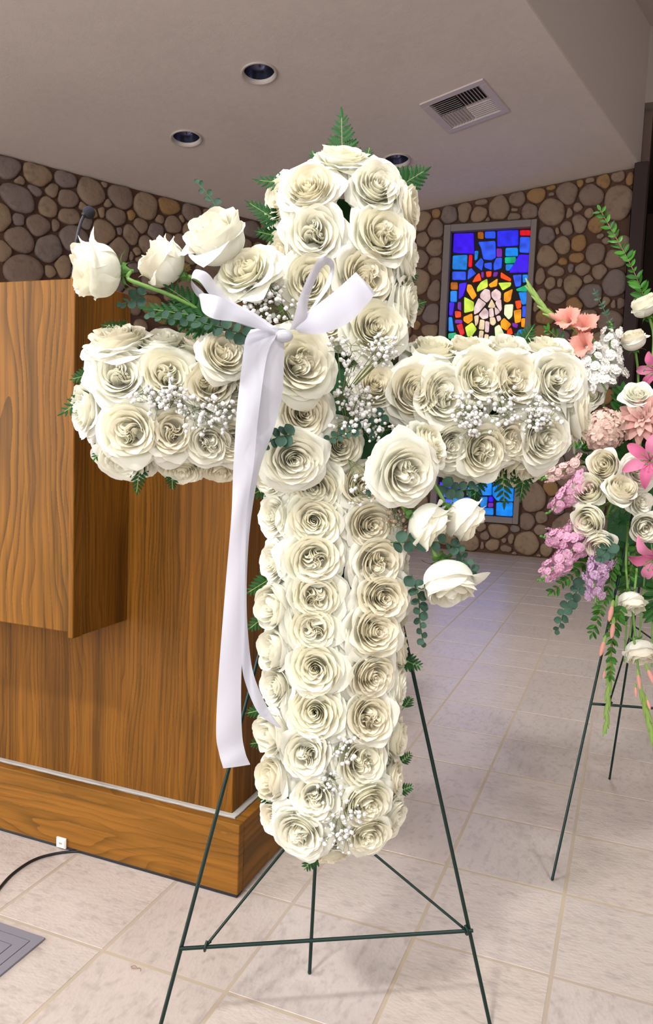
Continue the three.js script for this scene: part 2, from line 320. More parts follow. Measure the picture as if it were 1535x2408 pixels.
const GLADIOLI = [
[[[719,1345,-2133],[647,1423,-2141],[582,1460,-2144],[519,1535,-2152]],[[[597,1443,-2123],39,0],[[629,1440,-2122],62,1],[[671,1425,-2121],69,1],[[673,1373,-2116],65,1]],'coral gladiolus stem rising to a green budded tip in front of the stained glass'],
[[[758,723,-1973],[749,569,-1958],[743,366,-1939]],[[[737,683,-1949],37,0],[[743,640,-1945],35,0],[[719,593,-1940],35,0],[[726,525,-1934],18,0]],'coral gladiolus stem hanging straight down past the easel leg'],
[[[790,625,-1923],[815,497,-1911],[861,327,-1895]],[[[799,524,-1894],32,0],[[828,536,-1895],37,0],[[792,497,-1891],22,0],[[825,467,-1888],22,0]],'gladiolus stem hanging at the frame edge below the lower hanging rose'],
];
const MYRTLES = [
[[[907,1453,-2244],[847,1601,-2258],[745,1772,-2275]],17,39,'tall myrtle branch with glossy leaves rising before the dark doorway'],
[[[733,1301,-2149],[661,1356,-2155],[587,1417,-2160]],10,35,'myrtle branch below the coral gladiolus beside the right arm of the cross'],
[[[738,841,-2035],[684,788,-2029],[606,716,-2022]],12,34,'myrtle branch hanging left between the two pink stock spires'],
[[[761,830,-2003],[738,718,-1993],[705,617,-1983]],14,33,'myrtle branch hanging down at the top of the spray easel leg'],
[[[768,704,-1961],[748,616,-1953],[745,517,-1943]],12,31,'myrtle branch hanging in front of the gladiolus buds'],
[[[738,1116,-2091],[692,1119,-2091],[641,1103,-2090]],8,32,'short myrtle twig under the tip of the right arm'],
[[[840,858,-2066],[816,743,-2055],[790,662,-2047]],12,34,'dark myrtle branch behind the upper hanging white rose'],
];
const SPRAY_EUCALYPTUS = [
[[[733,868,-1957],[715,841,-1954],[700,824,-1953]],32,8,'eucalyptus tuft in the mixed spray under the feathery green tuft'],
[[[691,744,-2025],[648,686,-2020],[625,616,-2013]],29,13,'eucalyptus strand hanging at the lower left of the mixed spray'],
[[[781,1400,-2189],[755,1469,-2196],[721,1533,-2202]],19,12,'thin narrow-leaved eucalyptus twig above the white stock'],
];
const SPRAY_MISC = {hydrangea:[730,1147,-2074],dahlia:[817,1180,-2037],lily:[[[812,1071,-1956],[-0.53,0.17,0.83]],[[885,1315,-2130],[-0.75,-0.07,0.66]],[[850,830,-1963],[-0.62,-0.39,0.68]]],fluff:[768,904,-2021],foam:[883,976,-2198]};
const RIBBON = [
['tail',[[-180,1234,175,-138,1241,170],[-188,1217,178,-142,1226,172],[-192,1181,176,-155,1195,176],[-198,1110,172,-165,1111,172],[-201,1020,165,-170,1037,165],[-202,953,160,-179,954,158],[-208,851,155,-179,851,152],[-215,718,150,-181,706,148],[-217,631,148,-178,629,144],[-212,598,148,-172,596,143],[-205,575,149,-164,577,142]]],
['tail',[[-147,1240,168,-126,1240,165],[-154,1221,170,-128,1231,160],[-162,1157,165,-128,1145,148],[-166,1087,155,-140,1089,146],[-173,1029,145,-159,1030,140],[-183,954,138,-171,954,138],[-185,879,132,-175,879,135],[-184,803,130,-174,804,135],[-180,728,128,-167,739,132],[-170,688,124,-159,705,128],[-152,650,118,-143,668,122],[-129,630,112,-126,639,112],[-115,623,108,-115,625,108]]],
['loop',[[-143,1233,165,-140,1241,165],[-175,1242,175,-171,1260,165],[-213,1254,190,-209,1277,170],[-240,1271,205,-230,1294,180],[-256,1288,215,-242,1306,190],[-266,1293,212,-254,1313,190],[-269,1292,200,-265,1316,178],[-267,1285,190,-269,1305,168],[-256,1274,180,-256,1294,160],[-223,1258,160,-223,1273,150],[-142,1237,150,-138,1242,148]]],
['loop',[[-143,1228,172,-144,1236,172],[-177,1231,200,-177,1249,195],[-209,1231,225,-210,1260,215],[-235,1229,240,-233,1266,228],[-249,1237,238,-251,1268,226],[-253,1248,222,-256,1271,212],[-252,1256,205,-256,1274,195],[-235,1252,190,-235,1273,180],[-193,1242,170,-190,1262,165],[-142,1233,160,-141,1239,160]]],
['loop',[[-121,1238,168,-110,1239,168],[-116,1255,185,-99,1250,185],[-111,1280,205,-97,1276,200],[-100,1307,222,-88,1305,215],[-90,1325,232,-80,1319,222],[-80,1332,228,-72,1326,215],[-66,1334,216,-66,1324,202],[-60,1325,204,-66,1317,190],[-63,1305,192,-73,1302,180],[-78,1282,182,-88,1276,170],[-110,1239,165,-112,1242,160]]],
['loop',[[-117,1244,170,-107,1234,170],[-92,1264,195,-72,1230,195],[-66,1283,215,-38,1243,215],[-46,1299,232,-17,1264,232],[-37,1307,240,-8,1276,240],[-32,1312,232,-3,1282,232],[-32,1313,218,-3,1284,218],[-46,1300,196,-21,1272,196],[-81,1270,175,-59,1242,175],[-114,1244,160,-106,1238,160]]],
];

// ------------------------------------------------------------------ helpers
let seed = 7;
const rnd = () => { seed = (seed * 1664525 + 1013904223) % 4294967296; return seed / 4294967296; };
const rr = (a, b) => a + (b - a) * rnd();
const reseed = (n) => { seed = n >>> 0; rnd(); rnd(); };
const hash = (x, y, s) => { let h = Math.imul(x | 0, 374761393) ^ Math.imul(y | 0, 668265263) ^ Math.imul(s | 0, 2246822519); h = Math.imul(h ^ (h >>> 13), 1274126177); return ((h ^ (h >>> 16)) >>> 0) / 4294967296; };
const vnoise = (x, y, s, px = 0, py = 0) => {
  const ix = Math.floor(x), iy = Math.floor(y), fx = x - ix, fy = y - iy, a = fx * fx * (3 - 2 * fx), b = fy * fy * (3 - 2 * fy);
  const w = (v, p) => (p ? ((v % p) + p) % p : v);
  const h = (i, j) => hash(w(i, px), w(j, py), s);
  return (h(ix, iy) * (1 - a) + h(ix + 1, iy) * a) * (1 - b) + (h(ix, iy + 1) * (1 - a) + h(ix + 1, iy + 1) * a) * b;
};
const fbm = (x, y, s, oct, px = 0, py = 0) => { let v = 0, a = 0.5, n = 0; for (let i = 0; i < oct; i++) { v += a * vnoise(x, y, s + i, px, py); n += a; a *= 0.5; x *= 2; y *= 2; px *= 2; py *= 2; } return v / n; };
const used = {};
const numbered = (n) => { const k = used[n] = (used[n] ?? -1) + 1; return k ? n + '_' + String(k).padStart(3, '0') : n; };
const shade = (o) => { o.traverse((m) => { if (m.isMesh) { m.castShadow = true; m.receiveShadow = true; } }); return o; };
function thing(name, label, category, pos, group) {
  const o = new THREE.Group(); o.name = numbered(name); scene.add(o);
  if (pos) o.position.copy(pos);
  o.userData = { label, category }; if (group) o.userData.group = group;
  return o;
}
function part(parent, name, geo, mat, label) {
  const counts = parent.userData.__n ?? (parent.__n ??= {});
  const k = counts[name] = (counts[name] ?? -1) + 1;
  const m = new THREE.Mesh(geo, mat); m.name = k ? name + '_' + String(k).padStart(3, '0') : name;
  m.castShadow = true; m.receiveShadow = true; parent.add(m);
  if (label) m.userData.label = label;
  return m;
}
function struct(name, geo, mat) {
  const m = geo ? new THREE.Mesh(geo, mat) : new THREE.Group(); m.name = numbered(name); m.userData.kind = 'structure';
  m.castShadow = true; m.receiveShadow = true; scene.add(m); return m;
}
function tagged(name, geo, mat, label, category, group) {
  const m = new THREE.Mesh(geo, mat); m.name = numbered(name); m.userData = { label, category }; if (group) m.userData.group = group;
  m.castShadow = true; m.receiveShadow = true; scene.add(m); return m;
}
function grid(nu, nv, fn, uvs = true) {                          // fn(u, v) -> [x, y, z], u and v from 0 to 1
  const p = [], t = [], ix = [];
  for (let j = 0; j <= nv; j++) for (let i = 0; i <= nu; i++) { p.push(...fn(i / nu, j / nv)); t.push(i / nu, j / nv); }
  for (let j = 0; j < nv; j++) for (let i = 0; i < nu; i++) { const a = j * (nu + 1) + i, b = a + 1, c = a + nu + 1, d = c + 1; ix.push(a, b, d, a, d, c); }
  const g = new THREE.BufferGeometry();
  g.setAttribute('position', new THREE.Float32BufferAttribute(p, 3)); g.setAttribute('uv', new THREE.Float32BufferAttribute(t, 2));
  g.setIndex(ix); g.computeVertexNormals(); return g;
}
const merge = (list) => mergeGeometries(list.map((g) => { const n = g.index ? g : mergeVertices(g); for (const k of Object.keys(n.attributes)) if (!['position', 'normal', 'uv'].includes(k)) n.deleteAttribute(k); if (!n.attributes.uv) n.setAttribute('uv', new THREE.Float32BufferAttribute(new Float32Array(n.attributes.position.count * 2), 2)); return n; }));
const UPY = V3(0, 1, 0);
function rod(a, b, r, r2 = r, seg = 8) {
  const d = b.clone().sub(a), g = new THREE.CylinderGeometry(r2, r, d.length(), seg, 1);
  g.applyQuaternion(new THREE.Quaternion().setFromUnitVectors(UPY, d.clone().normalize())); g.translate(...a.clone().add(b).multiplyScalar(0.5).toArray()); return g;
}
const curve = (pts) => new THREE.CatmullRomCurve3(pts, false, 'centripetal');
const tube = (pts, r, n = 24, seg = 7) => new THREE.TubeGeometry(curve(pts), n, r, seg, false);
// prism over a convex outline (x, y), from z0 to z1, with a bevel; uv in metres
function slab(pts, z0, z1, bevel, rings) {
  const n = pts.length, cx = pts.reduce((s, p) => s + p[0], 0) / n, cy = pts.reduce((s, p) => s + p[1], 0) / n, size = Math.max(...pts.map((p) => Math.hypot(p[0] - cx, p[1] - cy)));
  const R = rings ?? [[1, z0], [1, z1 - bevel], [1 - bevel / size * 1.2, z1]], p = [], ix = [], t = [];
  for (const [k, z] of R) for (const q of pts) { const x = cx + (q[0] - cx) * k, y = cy + (q[1] - cy) * k; p.push(x, y, z); t.push(x, y); }
  for (let r = 0; r < R.length - 1; r++) for (let i = 0; i < n; i++) { const a = r * n + i, b = r * n + (i + 1) % n, c = a + n, d = b + n; ix.push(a, b, d, a, d, c); }
  p.push(cx, cy, rings ? R[R.length - 1][1] + 0.002 : z1); t.push(cx, cy);
  const top = (R.length - 1) * n; for (let i = 0; i < n; i++) ix.push(top + i, top + (i + 1) % n, R.length * n);
  const g = new THREE.BufferGeometry(); g.setAttribute('position', new THREE.Float32BufferAttribute(p, 3)); g.setAttribute('uv', new THREE.Float32BufferAttribute(t, 2)); g.setIndex(ix); g.computeVertexNormals(); return g;
}
const ccw = (pts) => (pts.reduce((s, p, i) => { const q = pts[(i + 1) % pts.length]; return s + p[0] * q[1] - q[0] * p[1]; }, 0) < 0 ? pts.slice().reverse() : pts);
function uvMetres(g, turn = false, ox = 0, oy = 0) {             // box projection in the object's own axes
  const h = g.index ? g.toNonIndexed() : g, p = h.attributes.position, t = new Float32Array(p.count * 2), a = V3(), b = V3(), c = V3();
  for (let i = 0; i < p.count; i += 3) {
    a.fromBufferAttribute(p, i); b.fromBufferAttribute(p, i + 1); c.fromBufferAttribute(p, i + 2);
    const n = b.clone().sub(a).cross(c.clone().sub(a)), ax = Math.abs(n.x), ay = Math.abs(n.y), az = Math.abs(n.z);
    [a, b, c].forEach((q, k) => {
      let u = q.x, v = q.y; if (ax > ay && ax > az) { u = q.z; v = q.y; } else if (ay > az) { u = q.x; v = q.z; }
      if (turn) [u, v] = [v, u];
      t[(i + k) * 2] = u + ox; t[(i + k) * 2 + 1] = v + oy;
    });
  }
  h.setAttribute('uv', new THREE.BufferAttribute(t, 2)); return h;
}
function tex(w, h, fn, srgb, rx = 1, ry = 1) {                   // fn(x, y) in 0..1 -> [r, g, b] in 0..1
  const d = new Uint8Array(w * h * 4);
  for (let y = 0; y < h; y++) for (let x = 0; x < w; x++) { const c = fn((x + 0.5) / w, (y + 0.5) / h), o = (y * w + x) * 4; d[o] = Math.max(0, Math.min(255, c[0] * 255)); d[o + 1] = Math.max(0, Math.min(255, c[1] * 255)); d[o + 2] = Math.max(0, Math.min(255, c[2] * 255)); d[o + 3] = 255; }
  const t = new THREE.DataTexture(d, w, h); t.wrapS = t.wrapT = THREE.RepeatWrapping; t.magFilter = THREE.LinearFilter; t.minFilter = THREE.LinearMipmapLinearFilter; t.generateMipmaps = true;
  if (srgb) t.colorSpace = THREE.SRGBColorSpace; t.repeat.set(rx, ry); t.needsUpdate = true; return t;
}
const grey = (v) => [v, v, v];
const mix3 = (a, b, k) => [a[0] + (b[0] - a[0]) * k, a[1] + (b[1] - a[1]) * k, a[2] + (b[2] - a[2]) * k];
const hex = (h) => [((h >> 16) & 255) / 255, ((h >> 8) & 255) / 255, (h & 255) / 255];
const std = (o) => new THREE.MeshStandardMaterial(o);
const phys = (o) => new THREE.MeshPhysicalMaterial(o);

// ------------------------------------------------------------------ materials
const plasterBump = tex(512, 512, (x, y) => grey(0.5 * fbm(x * 40, y * 40, 3, 3, 40, 40) + 0.5 * fbm(x * 150, y * 150, 9, 2, 150, 150)), false, 0.8, 0.8);
const plasterTone = tex(512, 512, (x, y) => { const k = fbm(x * 5, y * 5, 21, 4, 5, 5), f = fbm(x * 90, y * 90, 5, 2, 90, 90); return mix3(mix3(hex(0xcdc1b7), hex(0xd9cdc2), k), hex(0xe0d4c8), (f - 0.5) * 0.5); }, true, 0.3, 0.3);
const mCeiling = std({ map: plasterTone, bumpMap: plasterBump, bumpScale: 0.0007, roughness: 0.95 });
const mNave = std({ color: 0xc6bcb6, bumpMap: plasterBump, bumpScale: 0.0012, roughness: 0.95 });
const mWall = std({ color: 0xb5aaa0, roughness: 0.95 });
function oak(s, cathedral, light, dark) {                         // 0.6 m x 1.2 m, grain along v
  return tex(512, 1024, (x, y) => {
    const X = x * 0.6, Y = y * 1.2, wob = (fbm(x * 3, y * 3, s, 3, 3, 3) - 0.5);
    let k = 0;
    const streak = Math.pow(fbm(x * 46 + wob * 2, y * 2, s + 51, 4, 46, 2), 2) * 1.5, patch = Math.max(0, fbm(x * 12 + wob, y * 2, s + 41, 4, 12, 2) - 0.55) * 2.4;
    if (cathedral === 2) {                                        // figure of a flat-sawn veneer leaf
      const c1 = Math.hypot((X - 0.3 + wob * 0.06), (Math.abs(Y - 0.6) - 0.75) * 0.1) * 52 + wob * 3 + fbm(x * 6, y * 2, s + 31, 3, 6, 2) * 2.4;
      const f = c1 - Math.floor(c1); k = Math.pow(f, 2.4) * (0.1 + 1.2 * fbm(x * 9, y * 3, s + 5, 3, 9, 3)) + patch * 1.3 + streak * 0.5;
    } else {
      const c1 = (X + wob * 0.03) * (cathedral ? 30 : 85) + fbm(x * 5, y * 2, s + 3, 4, 5, 2) * 7; const f = c1 - Math.floor(c1);
      k = Math.pow(f, 3.5) * (0.08 + 1.25 * Math.pow(fbm(x * 11, y * 2, s + 5, 3, 11, 2), 1.5)) + patch * 0.75 + streak * 0.7;
    }
    const pore = Math.pow(vnoise(x * 230, y * 14, s + 8, 230, 14), 3) * 0.35, broad = fbm(x * 5, y * 2, s + 11, 3, 5, 2);
    return mix3(mix3(hex(light), hex(dark), Math.min(1, k * 0.85 + pore)), hex(dark), Math.max(0, broad - 0.5) * 0.75);
  }, true, 1 / 0.6, 1 / 1.2);
}
const oakWide = oak(31, 2, 0x8d5d20, 0x553813), oakStraight = oak(57, 0, 0x8d5b1e, 0x563712), oakBase = oak(83, 1, 0x915f24, 0x624217);
const mOakWide = phys({ map: oakWide, roughness: 0.5, specularIntensity: 0.25 }), mOakStraight = phys({ map: oakStraight, roughness: 0.5, specularIntensity: 0.25 }), mOakBase = phys({ map: oakBase, roughness: 0.5, specularIntensity: 0.25 });
const slate = tex(1024, 1024, (x, y) => grey(0.55 * fbm(x * 10 + 0.6 * fbm(x * 4, y * 4, 2, 2, 4, 4), y * 22, 41, 4, 10, 22) + 0.45 * fbm(x * 48, y * 90, 43, 3, 48, 90)), false, 2.2, 2.2);
const tileTone = tex(512, 512, (x, y) => { const a = fbm(x * 4, y * 4, 61, 4, 4, 4), b = fbm(x * 40, y * 70, 63, 3, 40, 70); return mix3(mix3(hex(0xb6aca6), hex(0xc4bab3), a), hex(0xa69c97), Math.max(0, b - 0.52) * 2.2); }, true, 1.3, 1.3);
const TILE = [0xfdfcfb, 0xfaf8f7, 0xfffdfa, 0xf9f9fa].map((c, i) => { const m = tileTone.clone(), b = slate.clone(); m.offset.set(i * 0.31, i * 0.17); b.offset.set(i * 0.23, i * 0.41); if (i % 2) { b.rotation = m.rotation = Math.PI / 2; } return std({ color: c, map: m, bumpMap: b, bumpScale: 0.0012, roughness: 0.3 }); });
const groutTone = tex(512, 512, (x, y) => mix3(hex(0xa5988f), hex(0xb3a38c), fbm(x * 9, y * 9, 71, 3, 9, 9)), true, 0.5, 0.5);
const mGrout = std({ map: groutTone, roughness: 0.95 });
const stoneTone = (a, b, s) => tex(256, 256, (x, y) => mix3(mix3(hex(a), hex(b), fbm(x * 5, y * 5, s, 4, 5, 5)), hex(0x4c3d34), Math.max(0, fbm(x * 9, y * 9, s + 3, 4, 9, 9) - 0.58) * 1.3), true, 2.4, 2.4);
const stoneBump = tex(256, 256, (x, y) => grey(fbm(x * 12, y * 12, 91, 4, 12, 12)), false, 3, 3);
const STONE = [[0x7c6856, 0x8a7562, 101], [0x725f52, 0x806d5f, 107], [0x826b55, 0x8d7860, 113], [0x86663f, 0x927149, 119], [0x6e605a, 0x7d6e67, 127]].map(([a, b, s]) => std({ map: stoneTone(a, b, s), bumpMap: stoneBump, bumpScale: 0.004, roughness: 0.85 }));
const mMortar = std({ color: 0x523a2d, bumpMap: stoneBump, bumpScale: 0.006, roughness: 1 });
const mFrame = std({ color: 0x7a716c, roughness: 0.8 });
const mPassage = std({ color: 0x7d6a5e, roughness: 0.95 }), mJamb = std({ color: 0x28120f, roughness: 0.7 });
const mMatrix = std({ color: 0x241a16, roughness: 0.9 });
const mWire = std({ color: 0x0d2a24, roughness: 0.35, metalness: 0.35 });
const mBlack = std({ color: 0x141418, roughness: 0.5 });
const mWhitePlastic = std({ color: 0xe6e2da, roughness: 0.4 });
const mMetalGrey = std({ color: 0x82818c, roughness: 0.5, metalness: 0.15 });
const mVent = std({ color: 0xc2b8b6, roughness: 0.5 });
const petalMat = (c, tr = 0.34) => phys({ color: c, roughness: 0.9, transmission: tr, thickness: 0 });
const mPetal = [petalMat(0xf8f8ee), petalMat(0xf7f7ea), petalMat(0xf8f7ec)], mHeart = [petalMat(0xfaf8ea), petalMat(0xf9f6e4), petalMat(0xf8f3e0)];
const leafMat = (c, r = 0.5) => phys({ color: c, roughness: r, transmission: 0.15, thickness: 0, specularIntensity: 0.45 });
const mFern = leafMat(0x1f5020), mEuc = [leafMat(0x3d5c4c, 0.6), leafMat(0x456656, 0.6), leafMat(0x375446, 0.6)], mMyrtle = [leafMat(0x37701f, 0.35), leafMat(0x2d601d, 0.35), leafMat(0x44802a, 0.35)], mRuscus = [leafMat(0x2a5a22, 0.4), leafMat(0x32652a, 0.4)];
const mStem = std({ color: 0x6f9a4a, roughness: 0.5 }), mStemDark = std({ color: 0x3a5a32, roughness: 0.6 }), mTwig = std({ color: 0x8a6a4a, roughness: 0.7 }), mSepal = leafMat(0x5d8c44);
const mBreath = std({ color: 0xe9e8e4, roughness: 0.8 }), mBreathStem = std({ color: 0x6d7a4c, roughness: 0.7 });
const mFoam = std({ color: 0x2b5433, roughness: 0.95 });
const mSatin = phys({ color: 0xcdced9, roughness: 0.3, anisotropy: 0.6, transmission: 0.15, thickness: 0, specularIntensity: 1 });

// ------------------------------------------------------------------ the place: two stone walls of the sanctuary, low sloping ceiling, nave
const A = V3(0.9306, 0, 0.366), B = V3(-0.366, 0, 0.9306);     // along and out of the right wall, the lectern and the tile rows
const K = V3(-0.3244, 0, -8.5443), RW0 = V3(1.4237, 0, -7.8568), LD = V3(0.8108, 0, -0.5853), LN = V3(0.5853, 0, 0.8108);
const cy = (x, z) => 3.53 + 0.073 * (x - 1.7) + 0.15 * (z + 7.75);  // underside of the low ceiling
const FD = V3(0.5927, 0, -0.8054), FA = V3(1.1218, 0, -5.1454);   // edge of the low ceiling
const basis = (o, x, y, z, p) => { o.matrix.makeBasis(x, y, z).setPosition(p); o.matrix.decompose(o.position, o.quaternion, o.scale); return o; };
const isect = (p, d, q, e) => { const det = d.x * -e.z + e.x * d.z, rx = q.x - p.x, rz = q.z - p.z, s = (rx * -e.z + e.x * rz) / det; return p.clone().addScaledVector(d, s); };
const EL = isect(FA, FD, V3(-5.8, 0, 0), V3(0, 0, 1)), ER = isect(FA, FD, RW0, A);     // where that edge meets the two walls

// floor: grout bed and tiles
const floorBed = struct('floor', new THREE.BoxGeometry(16, 0.2, 20).translate(0, -0.1008, -1), mGrout);
{
  const g = floorBed.geometry, p = g.attributes.position, t = g.attributes.uv; for (let i = 0; i < p.count; i++) t.setXY(i, p.getX(i), p.getZ(i));
  const W = 0.29614, D = 0.32198, gap = 0.0078, T0 = V3(-0.16232, 0, -1.43301);
  const shape = (w, d) => { const s = slab([[-w / 2, -d / 2], [w / 2, -d / 2], [w / 2, d / 2], [-w / 2, d / 2]], -0.012, 0, 0.0012); s.rotateX(-Math.PI / 2); return toCreasedNormals(s, 0.3); };
  const base = shape(W - gap, D - gap), far = [];
  const cam = camera.clone(); cam.aspect = 1535 / 2408; cam.updateProjectionMatrix(); cam.updateMatrixWorld();
  const yaw = Math.atan2(-0.366, 0.9306); reseed(5);
  for (let j = -18; j < 30; j++) for (let i = -22; i < 24; i++) {
    const c = T0.clone().addScaledVector(A, (i + 0.5) * W).addScaledVector(B, -(j + 0.5) * D);
    if (Math.abs(c.x) > 7.5 || c.z < -9.4 || c.z > 7) continue;
    if (c.clone().sub(K).dot(LN) < 0.1 || c.clone().sub(RW0).dot(B) < 0.1) continue;
    const q = c.clone().project(cam), seen = q.z < 1 && Math.abs(q.x) < 1.25 && Math.abs(q.y) < 1.2 && c.z < -0.6;
    if (seen && c.z > -5.6) {
      const m = part(floorBed, 'tile', base, TILE[Math.floor(rnd() * 4)]); m.position.copy(c); m.rotation.y = yaw + (rnd() < 0.5 ? Math.PI : 0); m.position.y = rr(-0.0008, 0.0004);
    } else { const s = (Math.abs(q.x) < 2 && c.z < -0.6 ? base : base).clone(); s.rotateY(yaw); s.translate(c.x, 0, c.z); far.push(s); }
  }
  const m = part(floorBed, 'distant_tile', mergeGeometries(far), TILE[0]); m.userData.kind = 'stuff';
}
// cobble walls
function pebbles(wall, table, sMin, sMax, yMin, topAt, hole, budget) {
  const st = table.map(([s, y, a, b, r]) => ({ s: s / 1000, y: y / 1000, a: a / 1000, b: b / 1000, r: r * Math.PI / 180 }));
  const rad = (e, th) => { const q = th - e.r; return e.a * e.b / Math.hypot(e.b * Math.cos(q), e.a * Math.sin(q)); };
  reseed(17);
  for (let k = 0; k < 12000 && st.length < budget; k++) {
    const s = rr(sMin, sMax), y = rr(yMin, 3.9); if (y > topAt(s) - 0.04 || (hole && s > hole[0] - 0.03 && s < hole[1] + 0.03 && y > hole[2] - 0.03 && y < hole[3] + 0.03)) continue;
    let lim = k < 3500 ? 0.15 : k < 6500 ? 0.09 : 0.05;
    for (const e of st) { const d = Math.hypot(s - e.s, y - e.y); lim = Math.min(lim, (d - rad(e, Math.atan2(y - e.y, s - e.s)) - 0.01)); if (lim < 0.02) break; }
    if (lim < 0.032) continue;
    const q = rr(0.8, 1.15); st.push({ s, y, a: lim * q * 1.12, b: lim * 1.12 / q, r: rr(-0.6, 0.6) });
  }
  const N = 22, gap = 0.013;
  st.forEach((e, i) => {
    let r = [];
    for (let k = 0; k < N; k++) {
      const th = k / N * Math.PI * 2, cx = Math.cos(th), cyy = Math.sin(th); let v = rad(e, th) * 1.12;
      for (const f of st) {
        if (f === e) continue; const dx = f.s - e.s, dy = f.y - e.y, D = Math.hypot(dx, dy); if (D > 0.7) continue;
        const dir = Math.atan2(dy, dx), ri = rad(e, dir), rj = rad(f, dir + Math.PI), di = D * ri / (ri + rj) - gap / 2, c = (cx * dx + cyy * dy) / D;
        if (c > 0.05) v = Math.min(v, Math.max(0.012, di / c));
      }
      if (cyy > 0.01) v = Math.min(v, Math.max(0.01, (topAt(e.s + cx * v) - 0.012 - e.y) / cyy)); if (cyy < -0.01) v = Math.min(v, Math.max(0.01, (e.y - 0.008) / -cyy));
      if (hole) for (const [lo, hi] of [[hole[0], hole[1]]]) { // keep clear of the window frame
        for (let m = 0; m < 12; m++) { const x = e.s + cx * v, y = e.y + cyy * v; if (x > lo - 0.01 && x < hi + 0.01 && y > hole[2] - 0.01 && y < hole[3] + 0.01) v *= 0.9; else break; }
      }
      r.push(v);
    }
    for (let it = 0; it < 2; it++) r = r.map((v, k) => Math.min(v * 1.02, (r[(k + N - 1) % N] + 2 * v + r[(k + 1) % N]) / 4));
    const mean = r.reduce((x, y) => x + y, 0) / N, d = Math.min(0.055, 0.022 + mean * 0.24);
    const out = r.map((v, k) => { const th = k / N * Math.PI * 2, w = v * (1 + 0.035 * Math.sin(th * 3 + i) + 0.025 * Math.sin(th * 5 + i * 2)); return [e.s + Math.cos(th) * w, e.y + Math.sin(th) * w]; });
    const g = slab(out, 0, 0, 0, [[1.0, -0.03], [1, d * 0.42], [0.93, d * 0.72], [0.76, d * 0.93], [0.42, d]]);
    const h = hash(i, 3, table.length); part(wall, 'stone', g, STONE[h < 0.32 ? 0 : h < 0.56 ? 1 : h < 0.74 ? 2 : h < 0.84 ? 3 : 4]);
  });
}
const HOLE = [-0.371, 0.528, 0.316, 3.25];
const wallBox = (w, h, d, x, y, z) => new THREE.BoxGeometry(w, h, d).translate(x, y, z);
const wallLeft = struct('wall_left', wallBox(7.5, 5.2, 0.25, -3.6, 2.6, -0.125), mMortar); basis(wallLeft, LD, UPY, LN, K);
pebbles(wallLeft, LEFT_STONES, -5.2, -0.12, 0.06, (s) => { const p = K.clone().addScaledVector(LD, s); return cy(p.x, p.z); }, null, 300);
const wallRight = struct('wall_right', merge([wallBox(1.55, 5.2, 0.25, -1.146, 2.6, -0.125), wallBox(0.88, 5.2, 0.25, 0.9175, 2.6, -0.125), wallBox(0.86, 0.35, 0.25, 0.06, 0.175, -0.125), wallBox(0.86, 2, 0.25, 0.06, 4.22, -0.125)]), mMortar); basis(wallRight, A, UPY, B, RW0);
pebbles(wallRight, RIGHT_STONES, -1.8, 1.32, 0.05, (s) => { const p = RW0.clone().addScaledVector(A, s); return cy(p.x, p.z); }, HOLE, 250);
// post and the dark opening at the right end of the stone wall
const jamb = struct('trim_1', new RoundedBoxGeometry(0.12, 3.68, 0.2, 2, 0.008).translate(1.425, 1.84, 0), mJamb); basis(jamb, A, UPY, B, RW0);
// an unlit passage opens between the post and the nave wall
const passage = struct('wall_passage', merge([wallBox(0.2, 4.2, 3.4, 1.385, 2.1, -1.85), wallBox(0.2, 4.2, 3.55, 2.15, 2.1, -1.775), wallBox(1.0, 4.2, 0.2, 1.77, 2.1, -3.6), wallBox(1.0, 0.2, 3.45, 1.77, 4.3, -1.9)]), mPassage); basis(passage, A, UPY, B, RW0);
const wallEnd = struct('wall_end', merge([wallBox(3.6, 5.2, 0.25, 3.85, 2.6, -0.125), wallBox(0.75, 0.75, 0.25, 1.72, 4.6, -0.125)]), mWall); basis(wallEnd, A, UPY, B, RW0);
